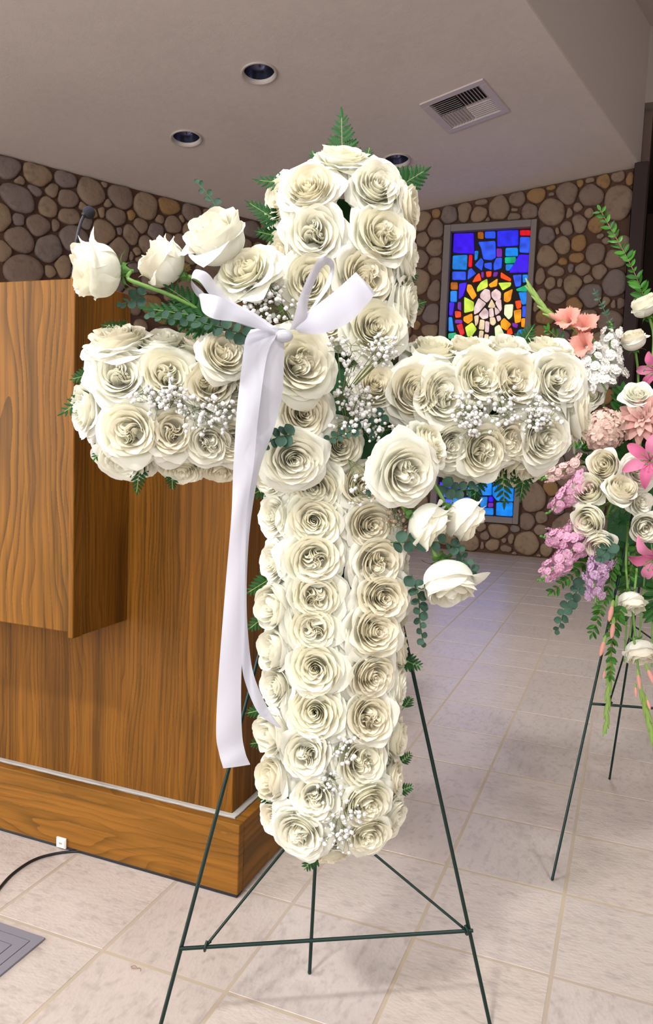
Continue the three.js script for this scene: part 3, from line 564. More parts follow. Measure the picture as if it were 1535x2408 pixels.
// low ceiling with its upright edge board
const VENT = { at: V3(0.9544, 0, -6.2901), q: 0.205 }; VENT.at.y = cy(VENT.at.x, VENT.at.z); VENT.n = V3(0.073, -1, 0.15).normalize();
VENT.ex = V3(0.823, 0.145, 0.567).normalize(); VENT.ex.addScaledVector(VENT.n, -VENT.ex.dot(VENT.n)).normalize(); VENT.ey = VENT.n.clone().cross(VENT.ex);
const CANS = [[-0.6003, -5.7747], [-1.2634, -6.5842], [0.491, -7.0708]];
{
  const WL = K.clone().addScaledVector(LD, -6.75), pts = [K.clone().addScaledVector(UPY, 0).add(V3(0.05, 0, -0.2)), WL, EL, ER].map((p) => new THREE.Vector2(p.x, -p.z));
  const shape = new THREE.Shape(pts); for (const [x, z] of CANS) { const h = new THREE.Path(); h.absellipse(x, -z, 0.108, 0.1085, 0, Math.PI * 2); shape.holes.push(h); }
  shape.holes.push(new THREE.Path([[-1, -1], [1, -1], [1, 1], [-1, 1]].map(([a, b]) => { const v = VENT.at.clone().addScaledVector(VENT.ex, a * VENT.q).addScaledVector(VENT.ey, b * VENT.q); return new THREE.Vector2(v.x, -v.z); })));
  const g = new THREE.ExtrudeGeometry(shape, { depth: 0.02, bevelEnabled: false, curveSegments: 40 }).rotateX(-Math.PI / 2), p = g.attributes.position, t = g.attributes.uv;
  for (let i = 0; i < p.count; i++) { t.setXY(i, p.getX(i), p.getZ(i)); p.setY(i, p.getY(i) + cy(p.getX(i), p.getZ(i))); }
  g.computeVertexNormals(); struct('ceiling', g, mCeiling);
  const q = [], b1 = EL.clone().addScaledVector(FD, 0), b2 = ER.clone().addScaledVector(FD, 0.0), nF = V3(-FD.z, 0, FD.x);
  const len = b2.clone().sub(b1).length(), sh = new THREE.Shape(); const y1 = cy(b1.x, b1.z), y2 = cy(b2.x, b2.z);
  sh.moveTo(0, y1); sh.lineTo(len, y2); sh.lineTo(len, NAVE + 0.1); sh.lineTo(0, NAVE + 0.1);
  const e = struct('trim_2', new THREE.ExtrudeGeometry(sh, { depth: 0.1, bevelEnabled: false }).translate(0, 0, -0.1), mNave); basis(e, FD, UPY, nF.dot(V3(0, 0, 1)) > 0 ? nF : nF.negate(), b1);
}
struct('ceiling_nave', new THREE.BoxGeometry(17, 0.2, 20).translate(0, NAVE + 0.1, -1), mNave);
struct('wall_back', new THREE.BoxGeometry(14, 5, 0.2).translate(0, 2.5, 6.1), mWall);
struct('wall_nave_left', new THREE.BoxGeometry(0.2, 5, 12).translate(-5.9, 2.5, 0.2), mWall);
struct('wall_nave_right', new THREE.BoxGeometry(0.2, 5, 14).translate(5.9, 2.5, -0.8), mWall);
// window: frame, dark matrix, slabs of coloured glass
const win = struct('added_window_1'); basis(win, A, UPY, B, RW0);
{
  const [l, r, b, t] = [-0.371, 0.528, 0.316, 3.25], [il, ir, ib, it] = [-0.303, 0.474, 0.378, 3.182];
  const bar = (x0, x1, y0, y1) => new RoundedBoxGeometry(x1 - x0, y1 - y0, 0.11, 2, 0.006).translate((x0 + x1) / 2, (y0 + y1) / 2, 0.0);
  part(win, 'frame', bar(l, il, b, t), mFrame); part(win, 'frame', bar(ir, r, b, t), mFrame); part(win, 'frame', bar(il, ir, it, t), mFrame); part(win, 'frame', bar(il, ir, b, ib), mFrame);
  part(win, 'matrix', new THREE.BoxGeometry(ir - il, it - ib, 0.03).translate((il + ir) / 2, (ib + it) / 2, -0.03), mMatrix);
  const C = { violet: 0x3a0cf0, ultra: 0x2a2cf0, blue: 0x2a58f0, azure: 0x0a86f0, teal: 0x0f7ad8, green: 0x00b07a, red: 0xe00a20, flame: 0xff4a0c, orange: 0xffa010, amber: 0xa85a08, lime: 0xd2f04a, pale: 0xf0ffc8, pink: 0xeacccb, cream: 0xf0d6ae, purple: 0x7a28a8 };
  const mottle = tex(256, 256, (x, y) => grey(0.62 + 0.45 * fbm(x * 6, y * 6, 151, 3, 6, 6)), true, 3.2, 3.2);
  const mats = {}; for (const k in C) { const c = new THREE.Color(C[k]); mats[k] = phys({ color: c.clone().multiplyScalar(0.35), emissive: c, emissiveMap: mottle, emissiveIntensity: 1.4, roughness: 0.15 }); }
  const soft = (p) => p.flatMap((q, i) => { const a = p[(i + p.length - 1) % p.length], b = p[(i + 1) % p.length], k = (e) => Math.min(0.3, 0.012 / Math.hypot(e[0] - q[0], e[1] - q[1])), m = (e, f) => [q[0] + (e[0] - q[0]) * f, q[1] + (e[1] - q[1]) * f], c = [q[0] * 0.5 + (m(a, k(a))[0] + m(b, k(b))[0]) * 0.25, q[1] * 0.5 + (m(a, k(a))[1] + m(b, k(b))[1]) * 0.25]; return [m(a, k(a)), c, m(b, k(b))]; }); // rounded corners
  const pane = (c, pts) => part(win, 'pane', toCreasedNormals(slab(soft(ccw(pts)), -0.018, 0.004, 0.005), 0.5), mats[c]);
  const clampIn = ([x, y]) => [Math.min(Math.max(x, il + 0.006), ir - 0.006), Math.min(Math.max(y, ib + 0.008), it - 0.008)];
  for (const [c, ...n] of GLASS) { const p = []; for (let i = 0; i < n.length; i += 2) p.push(clampIn([n[i] / 1000, n[i + 1] / 1000])); pane(c, p); }
  reseed(77); const pick = ['blue', 'azure', 'teal', 'violet', 'blue', 'ultra', 'purple', 'azure', 'green', 'orange'];
  for (let j = 0; j < 11; j++) { let x = il + 0.012; const y = 0.785 + j * 0.118; while (x < ir - 0.06) { const w = Math.min(rr(0.08, 0.19), ir - 0.01 - x); pane(pick[Math.floor(rnd() * pick.length)], [[x, y + rr(0, 0.012)], [x + w, y], [x + w - rr(0, 0.01), y + 0.104], [x, y + 0.1]]); x += w + 0.014; } }
  const glow = new THREE.RectAreaLight(new THREE.Color(0.22, 0.28, 1.0), 0.55, 0.74, 2.7); glow.name = 'window_glow'; glow.position.copy(RW0.clone().addScaledVector(A, 0.085).addScaledVector(B, 0.09)); glow.position.y = 1.78; glow.lookAt(glow.position.clone().add(B)); scene.add(glow);
}
// lamps of the nave
function lampFixture(x, y, z, normal, lit, label) {
  const o = thing('recessed_light', label, 'ceiling light', V3(x, y, z)); o.quaternion.setFromUnitVectors(V3(0, -1, 0), normal);
  const prof = [[0.128, 0.002], [0.132, -0.006], [0.124, -0.011], [0.115, -0.009], [0.112, 0.0]].map(([r, h]) => new THREE.Vector2(r, h));
  part(o, 'trim_ring', new THREE.LatheGeometry(prof, 48), std({ color: 0xb9afa8, roughness: 0.5 }));
  if (lit) part(o, 'lens', new THREE.CylinderGeometry(0.11, 0.11, 0.006, 32).translate(0, -0.004, 0), std({ color: 0xffffff, emissive: LAMP_COLOR, emissiveIntensity: 6 }));
  return o;
}
LAMPS.forEach((l, i) => {
  lampFixture(l.at[0], NAVE, l.at[1], V3(0, -1, 0), true, ['lit round downlight in the nave ceiling, left of the photographer', 'lit round downlight straight above the wooden lectern', 'lit round downlight in the nave ceiling, right of the photographer', 'added lit downlight over the open floor behind the mixed spray', 'lit round downlight in the nave ceiling just behind the photographer'][i]);
  const s = new THREE.SpotLight(LAMP_COLOR, l.power, 0, l.cone, 0.6, 2); s.name = 'downlight_beam'; s.position.set(l.at[0], NAVE - 0.03, l.at[1]); s.target.position.set(...l.to); s.castShadow = true; s.shadow.radius = 13; scene.add(s, s.target);
});
FILL_WINDOWS.forEach((d, i) => {  // added windows, each with a fill light to brighten ceiling and flowers
  const w = struct('added_window_' + (i + 2)); w.position.set(...d.at); w.rotation.y = d.turn;
  part(w, 'pane', new THREE.BoxGeometry(d.w, d.h, 0.02).translate(0, 0, 0), std({ color: 0xffffff, emissive: d.color, emissiveIntensity: 1 }));
  for (let k = 0; k <= 3; k++) part(w, 'frame', new THREE.BoxGeometry(0.07, d.h + 0.08, 0.06).translate((k / 3 - 0.5) * d.w, 0, 0.02), mFrame);
  const r = new THREE.RectAreaLight(d.color, d.power, d.w, d.h); r.name = 'added_window_fill'; r.position.set(...d.at); r.position.addScaledVector(V3(Math.sin(d.turn), 0, Math.cos(d.turn)), 0.07); r.lookAt(r.position.clone().addScaledVector(V3(Math.sin(d.turn), 0, Math.cos(d.turn)), 1)); scene.add(r);
});
// three unlit downlights of the low ceiling
{
  const n = V3(0.073, -1, 0.15).normalize();
  const bowl = new THREE.LatheGeometry([[0.112, 0], [0.108, 0.02], [0.096, 0.07], [0.07, 0.11], [0.03, 0.128], [0, 0.13]].map(([r, h]) => new THREE.Vector2(r, h)), 48);
  const cone = std({ color: 0x5a5e78, metalness: 0.85, roughness: 0.22 });
  CANS.forEach(([x, z], i) => {
    const o = lampFixture(x, cy(x, z), z, n, false, ['unlit round ceiling downlight above and left of the fern tip, largest of three', 'unlit round ceiling downlight nearest the left stone wall', 'unlit round ceiling downlight partly behind the upper right roses of the cross'][i]); part(o, 'reflector', bowl, cone);
  });
}
// air vent in the low ceiling: four quarters of louvres
{
  const o = thing('air_vent', 'square white ceiling air vent with louvres in four directions', 'air vent', VENT.at.clone());
  basis(o, VENT.ex, VENT.ey, VENT.n, VENT.at.clone());
  const S = 0.262, q = VENT.q;
  const prof = (x0, x1, y0, y1) => new RoundedBoxGeometry(x1 - x0, y1 - y0, 0.014, 2, 0.004).translate((x0 + x1) / 2, (y0 + y1) / 2, 0.004);
  for (const [a, b, c, d] of [[-S, S, q, S], [-S, S, -S, -q], [-S, -q, -q, q], [q, S, -q, q]]) part(o, 'frame', prof(a, b, c, d), mVent);
  const side = (w, h, d, x, y, z) => new THREE.BoxGeometry(w, h, d).translate(x, y, z);
  part(o, 'duct', merge([side(2 * q + 0.01, 2 * q + 0.01, 0.004, 0, 0, -0.24), side(0.004, 2 * q, 0.24, q + 0.002, 0, -0.12), side(0.004, 2 * q, 0.24, -q - 0.002, 0, -0.12), side(2 * q, 0.004, 0.24, 0, q + 0.002, -0.12), side(2 * q, 0.004, 0.24, 0, -q - 0.002, -0.12)]), std({ color: 0x85858a, roughness: 0.6, metalness: 0.4 }));
  const lou = (x, y, along, tilt) => { const g = new THREE.BoxGeometry(q - 0.004, 0.029, 0.0014); g.rotateX(tilt); if (!along) g.rotateZ(Math.PI / 2); return g.translate(x, y, -0.004); };
  for (let k = 0; k < 8; k++) { const f = (k + 0.5) / 8 * q; part(o, 'louver', lou(-q / 2, f, true, 0.72), mVent); part(o, 'louver', lou(f, q / 2, false, -0.78), mVent); part(o, 'louver', lou(-f, -q / 2, false, 0.7), mVent); part(o, 'louver', lou(q / 2, -f, true, -0.62), mVent); }
}

// ------------------------------------------------------------------ lectern and what is on and round it
const LO = V3(-0.1759, 0, -1.7435);
const inLect = (x, y, z) => LO.clone().addScaledVector(A, x).addScaledVector(B, z).setY(y);
{
  const o = thing('lectern', 'oak lectern with a raised front box and a wide plinth', 'lectern'); basis(o, A, UPY, B, LO);
  const board = (x0, x1, y0, y1, z0, z1, r = 0.003) => new RoundedBoxGeometry(x1 - x0, y1 - y0, z1 - z0, 2, r).translate((x0 + x1) / 2, (y0 + y1) / 2, (z0 + z1) / 2);
  part(o, 'plinth', uvMetres(board(-1.5, 0, 0.007, 0.182, -0.025, 0), true, 0.21, 0.5), mOakBase, 'oak plinth board with the grain lying across');
  part(o, 'plinth', uvMetres(board(-0.025, 0, 0.007, 0.182, -0.75, -0.0255), true, 0.4, 0.1), mOakBase);
  part(o, 'rubber_strip', board(-1.5, -0.003, 0, 0.008, -0.03, -0.001, 0.001), mBlack, 'black gap strip under the plinth');
  part(o, 'carpet_strip', board(-1.5, -0.026, 0.02, 0.1845, -0.75, -0.0265, 0.002), std({ color: 0xa9a6a0, roughness: 1, bumpMap: stoneBump, bumpScale: 0.004 }), 'grey carpet edge between body and plinth');
  part(o, 'body', uvMetres(board(-1.42, -0.042, 0.183, 1.012, -0.7, -0.04), false, 0.1, 0.3), mOakStraight);
  part(o, 'front_box', uvMetres(board(-1.4, -0.368, 0.633, 1.424, -0.0395, 0.158), false, 0.33, 0.62), mOakWide, 'raised oak front box with broad cathedral grain');
  part(o, 'corner_strip', uvMetres(board(-0.3675, -0.353, 0.622, 1.428, 0.132, 0.165), false, 0.05, 0), mOakStraight);
  part(o, 'side_panel', uvMetres(board(-0.3675, -0.3545, 0.623, 1.424, -0.0395, 0.1315), false, 0.27, 0.1), mOakStraight);
  part(o, 'top_board', uvMetres(board(-1.42, -0.05, 1.012, 1.03, -0.72, -0.041), true), mOakStraight);
}
{
  const p0 = inLect(-0.372, 1.4285, 0.142), o = thing('gooseneck_microphone', 'black gooseneck microphone standing on the corner of the lectern', 'microphone', p0);
  const at = (x, y, z) => V3(0, y, 0).addScaledVector(A, x).addScaledVector(B, z);
  part(o, 'base', new THREE.LatheGeometry([[0, 0], [0.0098, 0], [0.0098, 0.004], [0.0085, 0.006], [0.0085, 0.012], [0.0075, 0.013], [0.0075, 0.022], [0.005, 0.026]].map(([r, h]) => new THREE.Vector2(r, h)), 24), mBlack);
  part(o, 'flexible_neck', tube([at(0, 0.024, 0), at(0.001, 0.055, 0), at(0.0035, 0.082, 0)], 0.0046, 16, 12), mBlack);
  part(o, 'neck', tube([at(0.003, 0.08, 0), at(0.007, 0.105, -0.002), at(0.014, 0.128, -0.005), at(0.02, 0.139, -0.008)], 0.0034, 20, 10), std({ color: 0x34343c, roughness: 0.5 }));
  const hd = new THREE.SphereGeometry(0.0135, 20, 14).scale(1, 1, 1.15); hd.translate(...at(0.024, 0.1425, -0.014).toArray()); part(o, 'windscreen', hd, std({ color: 0x2c2b35, roughness: 1, bumpMap: stoneBump, bumpScale: 0.002 }));
  part(o, 'collar', rod(at(0.016, 0.1335, -0.004), at(0.021, 0.139, -0.008), 0.006, 0.007, 14), mBlack);
}
{
  const o = thing('wall_jack', 'small white jack box on the lectern plinth at the floor', 'outlet'); basis(o, A, UPY, B, inLect(-0.5175, 0.0185, 0.0035));
  part(o, 'housing', new RoundedBoxGeometry(0.031, 0.028, 0.006, 3, 0.002), mWhitePlastic);
  part(o, 'faceplate', new RoundedBoxGeometry(0.024, 0.02, 0.002, 2, 0.001).translate(0, 0, 0.0035), mWhitePlastic);
  part(o, 'socket', new THREE.BoxGeometry(0.009, 0.004, 0.001).translate(0, 0, 0.0046), std({ color: 0x9a968e, roughness: 0.6 }));
}
tagged('cable', new THREE.TubeGeometry(curve([V3(-0.608, 0.0035, -1.9185), V3(-0.64, 0.0035, -1.912), V3(-0.672, 0.0035, -1.899), V3(-0.708, 0.0035, -1.87), V3(-0.7356, 0.0035, -1.8044), V3(-0.742, 0.0035, -1.738), V3(-0.74, 0.0035, -1.66), V3(-0.76, 0.0035, -1.6), V3(-0.86, 0.0035, -1.52)]), 60, 0.0034, 8), mBlack, 'black cable curving over the tiles from the lectern plinth', 'cable');
{
  const c = V3(-0.568, 0, -1.5686).addScaledVector(A, -0.16).addScaledVector(B, 0.16), o = thing('floor_box', 'grey metal floor box cover with stepped square outlines', 'floor box'); basis(o, A, UPY, B, c);
  const sq = (a, b) => { const s = new THREE.Shape([new THREE.Vector2(-a, -a), new THREE.Vector2(a, -a), new THREE.Vector2(a, a), new THREE.Vector2(-a, a)]); if (b) s.holes.push(new THREE.Path([new THREE.Vector2(-b, -b), new THREE.Vector2(-b, b), new THREE.Vector2(b, b), new THREE.Vector2(b, -b)])); return new THREE.ExtrudeGeometry(s, { depth: 0.0045, bevelEnabled: false }).rotateX(-Math.PI / 2).translate(0, 0.0008, 0); };
  part(o, 'frame', sq(0.159, 0.1385), mMetalGrey); part(o, 'cover', sq(0.1365, 0.113), mMetalGrey); part(o, 'inner_cover', sq(0.111), mMetalGrey);
  part(o, 'tray', new THREE.BoxGeometry(0.3, 0.001, 0.3).translate(0, 0.0006, 0), mBlack);
}
tagged('dried_twig', merge([tube([V3(-0.366, 0.002, -1.492), V3(-0.358, 0.004, -1.494), V3(-0.352, 0.003, -1.488), V3(-0.345, 0.002, -1.489), V3(-0.343, 0.002, -1.481)], 0.0006, 14, 5), tube([V3(-0.364, 0.002, -1.492), V3(-0.362, 0.003, -1.487), V3(-0.353, 0.003, -1.487)], 0.0005, 8, 5)]), mTwig, 'tiny dried twig lying on a floor tile near the lectern', 'twig');

// ------------------------------------------------------------------ frame of the cross
const CU = V3(0.98804, 0, -0.15419), CV = V3(-0.0183735, 0.992877, -0.117736), CN = V3(0.153093, 0.119145, 0.981004);
const C0 = V3(0.037, 0, -1.315).addScaledVector(CN, 0.085);
const X = (u, v, w) => C0.clone().addScaledVector(CU, u / 1000).addScaledVector(CV, v / 1000).addScaledVector(CN, w / 1000);
const dirX = (u, v, w) => V3(0, 0, 0).addScaledVector(CU, u).addScaledVector(CV, v).addScaledVector(CN, w).normalize();
function easel(o, L, R, rear, apex, bar, hook) {                 // feet, hinge, heights of crossbar and of the hooks on the rear leg
  const leg = (a, b) => part(o, 'leg', merge([rod(a, b, 0.0037, 0.0034, 8), new THREE.SphereGeometry(0.0042, 8, 6).translate(...a.toArray())]), mWire);
  const up = (f, h) => f.clone().lerp(apex, h / apex.y), g = apex.clone().sub(L.clone().add(R).multiplyScalar(0.5)).normalize(), s = R.clone().sub(L).normalize();
  leg(L, apex.clone().addScaledVector(s, -0.016)); leg(R, apex.clone().addScaledVector(s, 0.016)); leg(rear, apex.clone().addScaledVector(V3(0, 1, 0), -0.02));
  const a = up(L, bar), b = up(R, bar), fwd = s.clone().cross(g).normalize(); if (fwd.z < 0) fwd.negate();
  const a2 = a.clone().addScaledVector(fwd, 0.005).addScaledVector(s, -0.006), b2 = b.clone().addScaledVector(fwd, 0.005).addScaledVector(s, 0.008);
  part(o, 'crossbar', rod(a2, b2, 0.0036, 0.0036, 8), mWire);
  const h = up(rear, hook);
  for (const [q, k] of [[a2.clone().addScaledVector(s, 0.045), 1], [b2.clone().addScaledVector(s, -0.012), -1]]) part(o, 'brace', merge([rod(q, h, 0.0026, 0.0026, 7), tube([q.clone().addScaledVector(UPY, 0.012).addScaledVector(s, k * 0.004), q.clone().addScaledVector(fwd, 0.006).addScaledVector(UPY, 0.002), q.clone().addScaledVector(UPY, -0.007), q.clone().addScaledVector(fwd, -0.005).addScaledVector(s, k * 0.002), q.clone().addScaledVector(s, k * 0.01).addScaledVector(UPY, 0.008).addScaledVector(fwd, -0.004)], 0.0026, 16, 6)]), mWire);
  part(o, 'hinge', new THREE.CylinderGeometry(0.006, 0.006, 0.045, 10).rotateZ(Math.PI / 2).translate(...apex.toArray()), mWire);
}
{
  const o = thing('wire_easel', 'dark green wire easel carrying the white rose cross', 'easel');
  const fl = (u) => { const p = X(u, 0, -85); p.y = 0.004; return p; };
  easel(o, fl(-310), fl(314), V3(0.002, 0.004, -1.494), X(2, 1215, -85), 0.184, 0.36);
}
{
  const o = thing('floral_foam_cross', 'dark green foam cross glimpsed in the gaps between the white roses', 'foam cross'); basis(o, CU, CV, CN, C0.clone());
  part(o, 'upright', new RoundedBoxGeometry(0.18, 1.14, 0.075, 3, 0.012).translate(-0.005, 0.955, -0.0415), mFoam);
  part(o, 'arm', new RoundedBoxGeometry(0.325, 0.17, 0.073, 3, 0.012).rotateZ(0.03).translate(-0.258, 1.143, -0.0415), mFoam);
  part(o, 'arm', new RoundedBoxGeometry(0.325, 0.17, 0.073, 3, 0.012).rotateZ(0.03).translate(0.248, 1.163, -0.0415), mFoam);
}

// ------------------------------------------------------------------ roses
function petalGeo(o) {                                           // a rose petal standing at radius r1 round the y axis
  const NU = o.nu ?? 12, NV = o.nv ?? 11, s = o.s;
  return grid(NU, NV, (a, b) => {
    const u = a * 2 - 1, au = Math.abs(u), rimCut = 1 - 0.2 * Math.pow(au, 2.6) - 0.06 * au + o.tip * Math.pow(1 - au, 1.6) - 0.05 * vnoise(a * 3.3, 3, s);
    const v = b * rimCut, wid = o.W * (0.42 + 0.58 * Math.sin(Math.min(v * 1.2, 1) * Math.PI / 2));
    const c = Math.max(0, (v - o.c0) / (1 - o.c0)), wave = (vnoise(a * 4.2, v * 1.5, s + 9) - 0.5) * 2, fine = (vnoise(a * 9, v * 3, s + 19) - 0.5) * 2;
    let R = 0.004 + (o.r1 - 0.004) * (1 - Math.pow(1 - Math.min(v, 1), o.pw ?? 2.3)) * (1 - o.close * v * v);
    R *= 1 - (o.sp ?? 0) * u;
    R += o.curl * c * c + o.side * Math.pow(Math.max(0, au - 0.45) / 0.55, 2) * v + (o.ruf * wave + o.ruf * 0.35 * fine) * v * v;
    const y = o.H * Math.pow(v, 1.15) - o.drop * c * c * c + o.ruf * 0.7 * fine * v * v, ph = u * wid;
    return [Math.sin(ph) * R, y, Math.cos(ph) * R];
  });
}
const spun = (g, ang, tilt, dx = 0, dy = 0, dz = 0) => g.rotateX(tilt).rotateY(ang).translate(dx, dy, dz);
function ring(list, n, o, phase, jit = 1) {
  for (let i = 0; i < n; i++) {
    const q = { ...o, s: Math.floor(rnd() * 9999), r1: o.r1 * rr(1 - 0.07 * jit, 1 + 0.07 * jit), H: o.H * rr(1 - 0.07 * jit, 1 + 0.05 * jit), curl: o.curl * rr(0.5, 1.5), drop: o.drop * rr(0.5, 1.4), tip: (o.tip ?? 0) * rr(0, 1.6), W: o.W * rr(0.9, 1.12) };
    list.push(spun(petalGeo(q), phase + i / n * Math.PI * 2 + rr(-0.16, 0.16) * jit, (o.lean ?? 0) + rr(-0.05, 0.05) * jit));
  }
}
function roseVariant(kind, sd) {
  reseed(sd); const outer = [], heart = [], D = { c0: 0.62, close: 0, side: 0.003, ruf: 0.0022, tip: 0.05 };
  if (kind !== 's') {
    const p = rr(0, 6), small = { nu: 10, nv: 8 }, hand = rnd() < 0.5 ? 1 : -1;
    ring(outer, 5, { ...D, r1: 0.0455, H: 0.02, W: 0.95, curl: 0.009, drop: 0.01, lean: 0.06, tip: 0.08, side: 0.003, ruf: 0.0036, c0: 0.6 }, p + 0.3);
    ring(outer, 5, { ...D, r1: 0.0405, H: 0.027, W: 1.0, curl: 0.011, drop: 0.010, lean: 0.1, tip: 0.07, side: 0.003, ruf: 0.0036, c0: 0.64, sp: 0.03 * hand }, p);
    ring(outer, 5, { ...D, r1: 0.0375, H: 0.032, W: 0.98, curl: 0.009, drop: 0.0065, lean: 0.05, tip: 0.06, side: 0.003, ruf: 0.0032, c0: 0.68, sp: 0.04 * hand }, p + 0.63);
    const rings = [[0.0335, 0.0350, 5, 1.0, 0.0062], [0.0290, 0.0368, 4, 1.12, 0.0055], [0.0245, 0.0380, 4, 1.12, 0.0046], [0.0203, 0.0388, 4, 1.1, 0.0040], [0.0162, 0.0393, 4, 1.1, 0.0034], [0.0125, 0.0397, 4, 1.1, 0.0028], [0.0093, 0.0400, 3, 1.3, 0.0023], [0.0066, 0.0402, 3, 1.3, 0.0018], [0.0043, 0.0403, 2, 1.7, 0.0014], [0.0024, 0.0404, 2, 1.7, 0.0008]];
    rings.slice(0, kind === 'q' ? 4 : 10).forEach(([r, h, n, W, curl], k) => ring(heart, n, { ...D, ...small, r1: r, H: h, W, curl, drop: curl * 0.42, c0: 0.72, side: 0.001, ruf: 0.0008 + r * 0.055, tip: 0.03, sp: 0.1 * hand }, p + k * 0.9 * hand, 0.9));
    if (kind === 'q') {                                          // a crowded, folded centre
      const m = 3 + Math.floor(rnd() * 2), q0 = rr(0, 6), h = 0.0398;
      for (let f = 0; f < m; f++) for (let j = 0; j < 5; j++) {
        const a = q0 + f / m * Math.PI * 2 + rr(-0.15, 0.15), off = 0.0112 + j * 0.0006;
        const g = petalGeo({ ...D, nu: 14, nv: 8, r1: (0.0136 - j * 0.0025) * (m > 3 ? 0.88 : 1), H: h + rr(-0.0018, 0.0012), W: 1.75, curl: 0.0024, drop: 0.0008, tip: 0, ruf: 0.0016, c0: 0.74, side: 0, s: Math.floor(rnd() * 9999), sp: 0.16 * hand });
        heart.push(spun(g, a + Math.PI + hand * 0.7 + rr(-0.3, 0.3), rr(-0.03, 0.06), Math.sin(a) * off, 0, Math.cos(a) * off));
      }
      ring(heart, 3, { ...D, ...small, r1: 0.0036, H: h, W: 1.3, curl: 0.0018, drop: 0.0004, sp: 0.2 }, p);
    }
  } else {
    const p = rr(0, 6), E = { ...D, close: 0.12, ruf: 0.0024, pw: 3.4, tip: 0.03, side: 0.002 };
    ring(outer, 4, { ...E, r1: 0.0375, H: 0.046, W: 1.15, curl: 0.013, drop: 0.009, lean: 0.02, c0: 0.72, tip: 0.06 }, p);
    ring(outer, 4, { ...E, r1: 0.0365, H: 0.054, W: 1.2, curl: 0.008, drop: 0.004, lean: 0, c0: 0.76 }, p + 0.8);
    ring(heart, 4, { ...E, r1: 0.034, H: 0.059, W: 1.15, curl: 0.005, drop: 0.001 }, p + 0.3);
    [[0.029, 0.061, 4], [0.024, 0.0615, 4], [0.0185, 0.061, 4], [0.013, 0.06, 3], [0.008, 0.059, 3], [0.0045, 0.058, 2]].forEach(([r, h, n], k) => ring(heart, n, { ...E, nu: 10, nv: 9, r1: r, H: h, W: 1.15, curl: 0.0035 * r / 0.03 + 0.001, drop: 0.0006, sp: 0.08 }, p + k * 0.8));
  }
  return { outer, heart: merge(heart), mid: kind === 's' ? 0.028 : 0.024, size: kind === 's' ? 0.084 : 0.1 };
}
const VAR = { o: [11, 12, 13, 14].map((k) => roseVariant('o', k)), q: [21, 22, 23, 24, 25].map((k) => roseVariant('q', k)), s: [31, 32, 33].map((k) => roseVariant('s', k)) };
const sepalGeo = grid(4, 6, (a, b) => { const u = a * 2 - 1, w = 0.0065 * Math.sin(Math.min(1, b * 1.15 + 0.18) * Math.PI) * (1 - b * 0.3); return [u * w, -0.002 + b * 0.012 - b * b * 0.022, 0.006 + b * 0.026 + Math.abs(u) * 0.001]; });
const calyxGeo = new THREE.LatheGeometry([[0.0026, -0.016], [0.003, -0.012], [0.0075, -0.006], [0.0085, 0], [0.006, 0.004], [0, 0.005]].map(([r, h]) => new THREE.Vector2(r, h)), 14);
let roseCount = 0;
function rose(kind, centre, axis, dia, label, group, opt = {}) {
  const v = VAR[kind][roseCount++ % VAR[kind].length], k = dia / v.size, n = roseCount;
  const o = thing('rose', label, 'rose', null, group);
  o.quaternion.setFromUnitVectors(UPY, axis).multiply(new THREE.Quaternion().setFromAxisAngle(UPY, hash(n, 4, 9) * 6.283));
  const wob = 0.94 + 0.12 * hash(n, 7, 3); o.scale.set(k * wob, k * (0.95 + 0.15 * hash(n, 1, 5)), k * (2 - wob) * 1.0);
  o.position.copy(centre).addScaledVector(axis, -v.mid * k);
  v.outer.forEach((g) => part(o, 'petal', g, mPetal[n % 3])); part(o, 'heart', v.heart, mHeart[(n * 7) % 3]);
  if (opt.calyx) { part(o, 'calyx', calyxGeo, mSepal); for (let i = 0; i < 5; i++) { const s = part(o, 'sepal', sepalGeo, mSepal); s.rotation.y = i * 1.2566 + 0.3; } }
  if (opt.stem) { // stem points in world coordinates
    const inv = new THREE.Matrix4().compose(o.position, o.quaternion, o.scale).invert(); const pts = [V3(0, -0.012, 0), ...opt.stem.map((p) => p.clone().applyMatrix4(inv))];
    part(o, 'stem', tube(pts, 0.0034 / k, 20, 8), mStem);
  }
  return o;
}
reseed(99);
for (const [u, v, w, d, yaw, pitch, kind, label] of CROSS_ROSES) {
  const side = Math.abs(yaw) > 40 || Math.abs(pitch) > 40, j = side ? 5 : 7, y = (yaw + rr(-j, j)) * Math.PI / 180, p = (pitch + rr(-j, j)) * Math.PI / 180;
  rose(kind, X(u, v, w), dirX(Math.sin(y) * Math.cos(p), Math.sin(p), Math.cos(y) * Math.cos(p)), d / 1000 * 1.16, label, 'white roses packed over the cross');
}
for (const [u, v, w, d, ax, stem, label] of CROSS_BUDS) rose('s', X(u, v, w), dirX(...ax), d / 1000 * 0.98, label, 'long-stemmed white rosebuds of the cross', { calyx: true, stem: stem.map((q) => X(...q)) });

